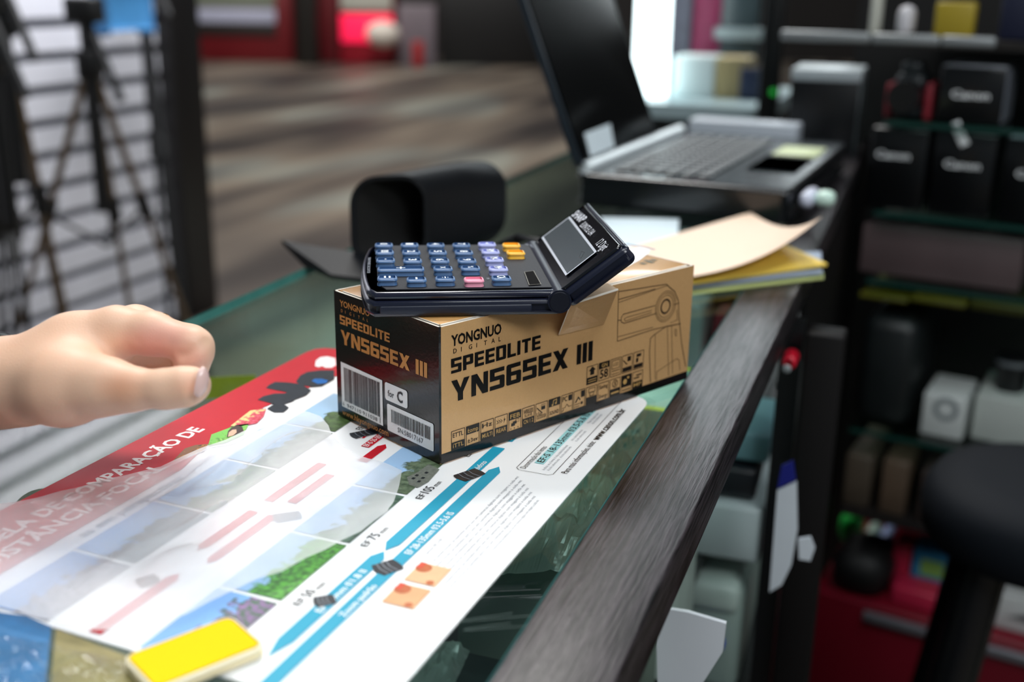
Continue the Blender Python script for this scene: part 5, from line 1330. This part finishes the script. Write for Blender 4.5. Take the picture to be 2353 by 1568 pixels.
    for ax in range(3):
        u_, v_ = [(1, 2), (2, 0), (0, 1)][ax]
        shp = list(D.shape); 
        A = np.take(S, range(0, shp[ax]-1), axis=ax); B = np.take(S, range(1, shp[ax]), axis=ax)
        cr = np.argwhere(A != B)
        for g_ in cr:
            if g_[u_] == 0 or g_[v_] == 0 or g_[u_] >= N0[u_] or g_[v_] >= N0[v_]: continue
            o_ = []
            for du, dv in ((0, 0), (1, 0), (1, 1), (0, 1)):
                h = g_.copy(); h[u_] -= du; h[v_] -= dv; o_.append(idx[tuple(h)])
            if min(o_) < 0: continue
            inside = S[tuple(g_)]
            faces.append(o_ if inside else o_[::-1])
    return vert, faces, dict(thumb=thumb, index=index, mid=mid, fore=fore)
hv, hf, hj = build_hand()
def skin_mat():
    m = bpy.data.materials.new('skin'); m.use_nodes = True; nt = m.node_tree; N = nt.nodes; L = nt.links; b = N['Principled BSDF']
    tc = N.new('ShaderNodeTexCoord')
    nz = N.new('ShaderNodeTexNoise'); nz.inputs['Scale'].default_value = 26; nz.inputs['Detail'].default_value = 3; L.new(tc.outputs['Object'], nz.inputs['Vector'])
    mx = N.new('ShaderNodeMix'); mx.data_type = 'RGBA'; mx.inputs['A'].default_value = (*lin('e6b596'), 1); mx.inputs['B'].default_value = (*lin('eec6ab'), 1); L.new(nz.outputs['Fac'], mx.inputs['Factor'])
    cur = mx.outputs['Result']
    for (p, r_, col, amt) in SKIN_SPOTS:
        vm = N.new('ShaderNodeVectorMath'); vm.operation = 'DISTANCE'; vm.inputs[1].default_value = p; L.new(tc.outputs['Object'], vm.inputs[0])
        mr = N.new('ShaderNodeMapRange'); mr.interpolation_type = 'SMOOTHSTEP'; mr.inputs['From Min'].default_value = r_*.15; mr.inputs['From Max'].default_value = r_; mr.inputs['To Min'].default_value = amt; mr.inputs['To Max'].default_value = 0
        L.new(vm.outputs['Value'], mr.inputs[0])
        m2 = N.new('ShaderNodeMix'); m2.data_type = 'RGBA'; L.new(mr.outputs[0], m2.inputs['Factor']); L.new(cur, m2.inputs['A']); m2.inputs['B'].default_value = (*lin(col), 1); cur = m2.outputs['Result']
    L.new(cur, b.inputs['Base Color'])
    b.inputs['Roughness'].default_value = .5; b.inputs['Subsurface Weight'].default_value = .12; b.inputs['Subsurface Radius'].default_value = (1, .35, .2); b.inputs['Subsurface Scale'].default_value = .003
    vo = N.new('ShaderNodeTexVoronoi'); vo.feature = 'DISTANCE_TO_EDGE'; vo.inputs['Scale'].default_value = 700; L.new(tc.outputs['Object'], vo.inputs['Vector'])
    bp = N.new('ShaderNodeBump'); bp.inputs['Strength'].default_value = .18; bp.inputs['Distance'].default_value = .0006; L.new(vo.outputs['Distance'], bp.inputs['Height']); L.new(bp.outputs[0], b.inputs['Normal'])
    return m
hm = MB(); hm.v = [V(p) for p in hv]; hm.f = [list(f_) for f_ in hf]; hm.mi = [0]*len(hf); hm.sm = [True]*len(hf)
hc = pt(200, 850, 0.5598*HS)
SKIN_SPOTS = [(tuple(pt(268, 888, 0.5043*HS)-hc), .016, 'd08a66', .6), (tuple(pt(375, 790, 0.5326*HS)-hc), .020, 'e39a90', .6), (tuple(pt(330, 800, 0.5413*HS)-hc), .016, 'dd9088', .5), (tuple(pt(430, 890, 0.5011*HS)-hc), .012, 'dc9a7c', .5), (tuple(pt(460, 840, 0.5304*HS)-hc), .012, 'e0978c', .5)]
hand = hm.build('person', skin_mat(), origin=hc)
sm_ = hand.modifiers.new('smooth', 'SMOOTH'); sm_.iterations = 9; sm_.factor = .5
tag(hand, 'person reaching in from the left: bare hand with thumb resting against the curled index finger', 'person')
# thumb nail
c0, r0_ = hj['thumb'][-1]
nc = pt(464, 879, 0.5050*HS); nx = (CR*.80-CB*(-.0)+CB*.62).normalized(); ny = (CU*.97+CR*.2).normalized(); nx = (nx-ny*nx.dot(ny)).normalized(); nt_ = nx.cross(ny)
m = MB()
def nail(i, j):
    a = (i-.5)*2; b = (j-.5)*2
    rad = math.sqrt(max(0, 1-.0*a*a))
    x = a*.0065; y = b*.0033*math.sqrt(max(.02, 1-abs(a)**3.2))
    return nc + ny*x + nt_*y*1.0 + nx*(.0016*(1-a*a*.8-b*b*.9))
m.grid(nail, 14, 10)
tag(m.build('thumbnail', mat('nail_pink', 'e9c4bd', .22, coat=.4), hand), 'pale pink thumbnail')
# ring and wristband
def torus(c, ax, R_, r_, name, mt, sc=1):
    ax = ax.normalized(); x = ax.orthogonal().normalized(); y = ax.cross(x); mm = MB(); vs = []; fs = []; n1, n2 = 40, 10
    for i in range(n1):
        a = 2*math.pi*i/n1; d_ = x*math.cos(a)+y*math.sin(a)
        for j in range(n2): b = 2*math.pi*j/n2; vs.append(c+d_*(R_+r_*math.cos(b))+ax*(r_*sc*math.sin(b)))
    for i in range(n1):
        for j in range(n2): fs.append((i*n2+j, ((i+1) % n1)*n2+j, ((i+1) % n1)*n2+(j+1) % n2, i*n2+(j+1) % n2))
    mm.add(vs, fs, True); return mm.build(name, mt, hand)
a, b = V(hj['mid'][0][0]), V(hj['mid'][1][0]); rr_ = (hj['mid'][0][1]*.5+hj['mid'][1][1]*.5)
tag(torus(a.lerp(b, .42), b-a, rr_+.0005, .0009, 'finger_ring', mat('gold_metal', 'e0b040', .2, metal=1), 2.0), 'thin gold ring')
a, b = V(hj['fore'][1][0]), V(hj['fore'][2][0])
tag(torus(a.lerp(b, .66), (b-a).normalized()-CU*.38, hj['fore'][2][1]+.0045, .0024, 'wristband', mat('black_band', '121417', .35), 1.6), 'black wristband')
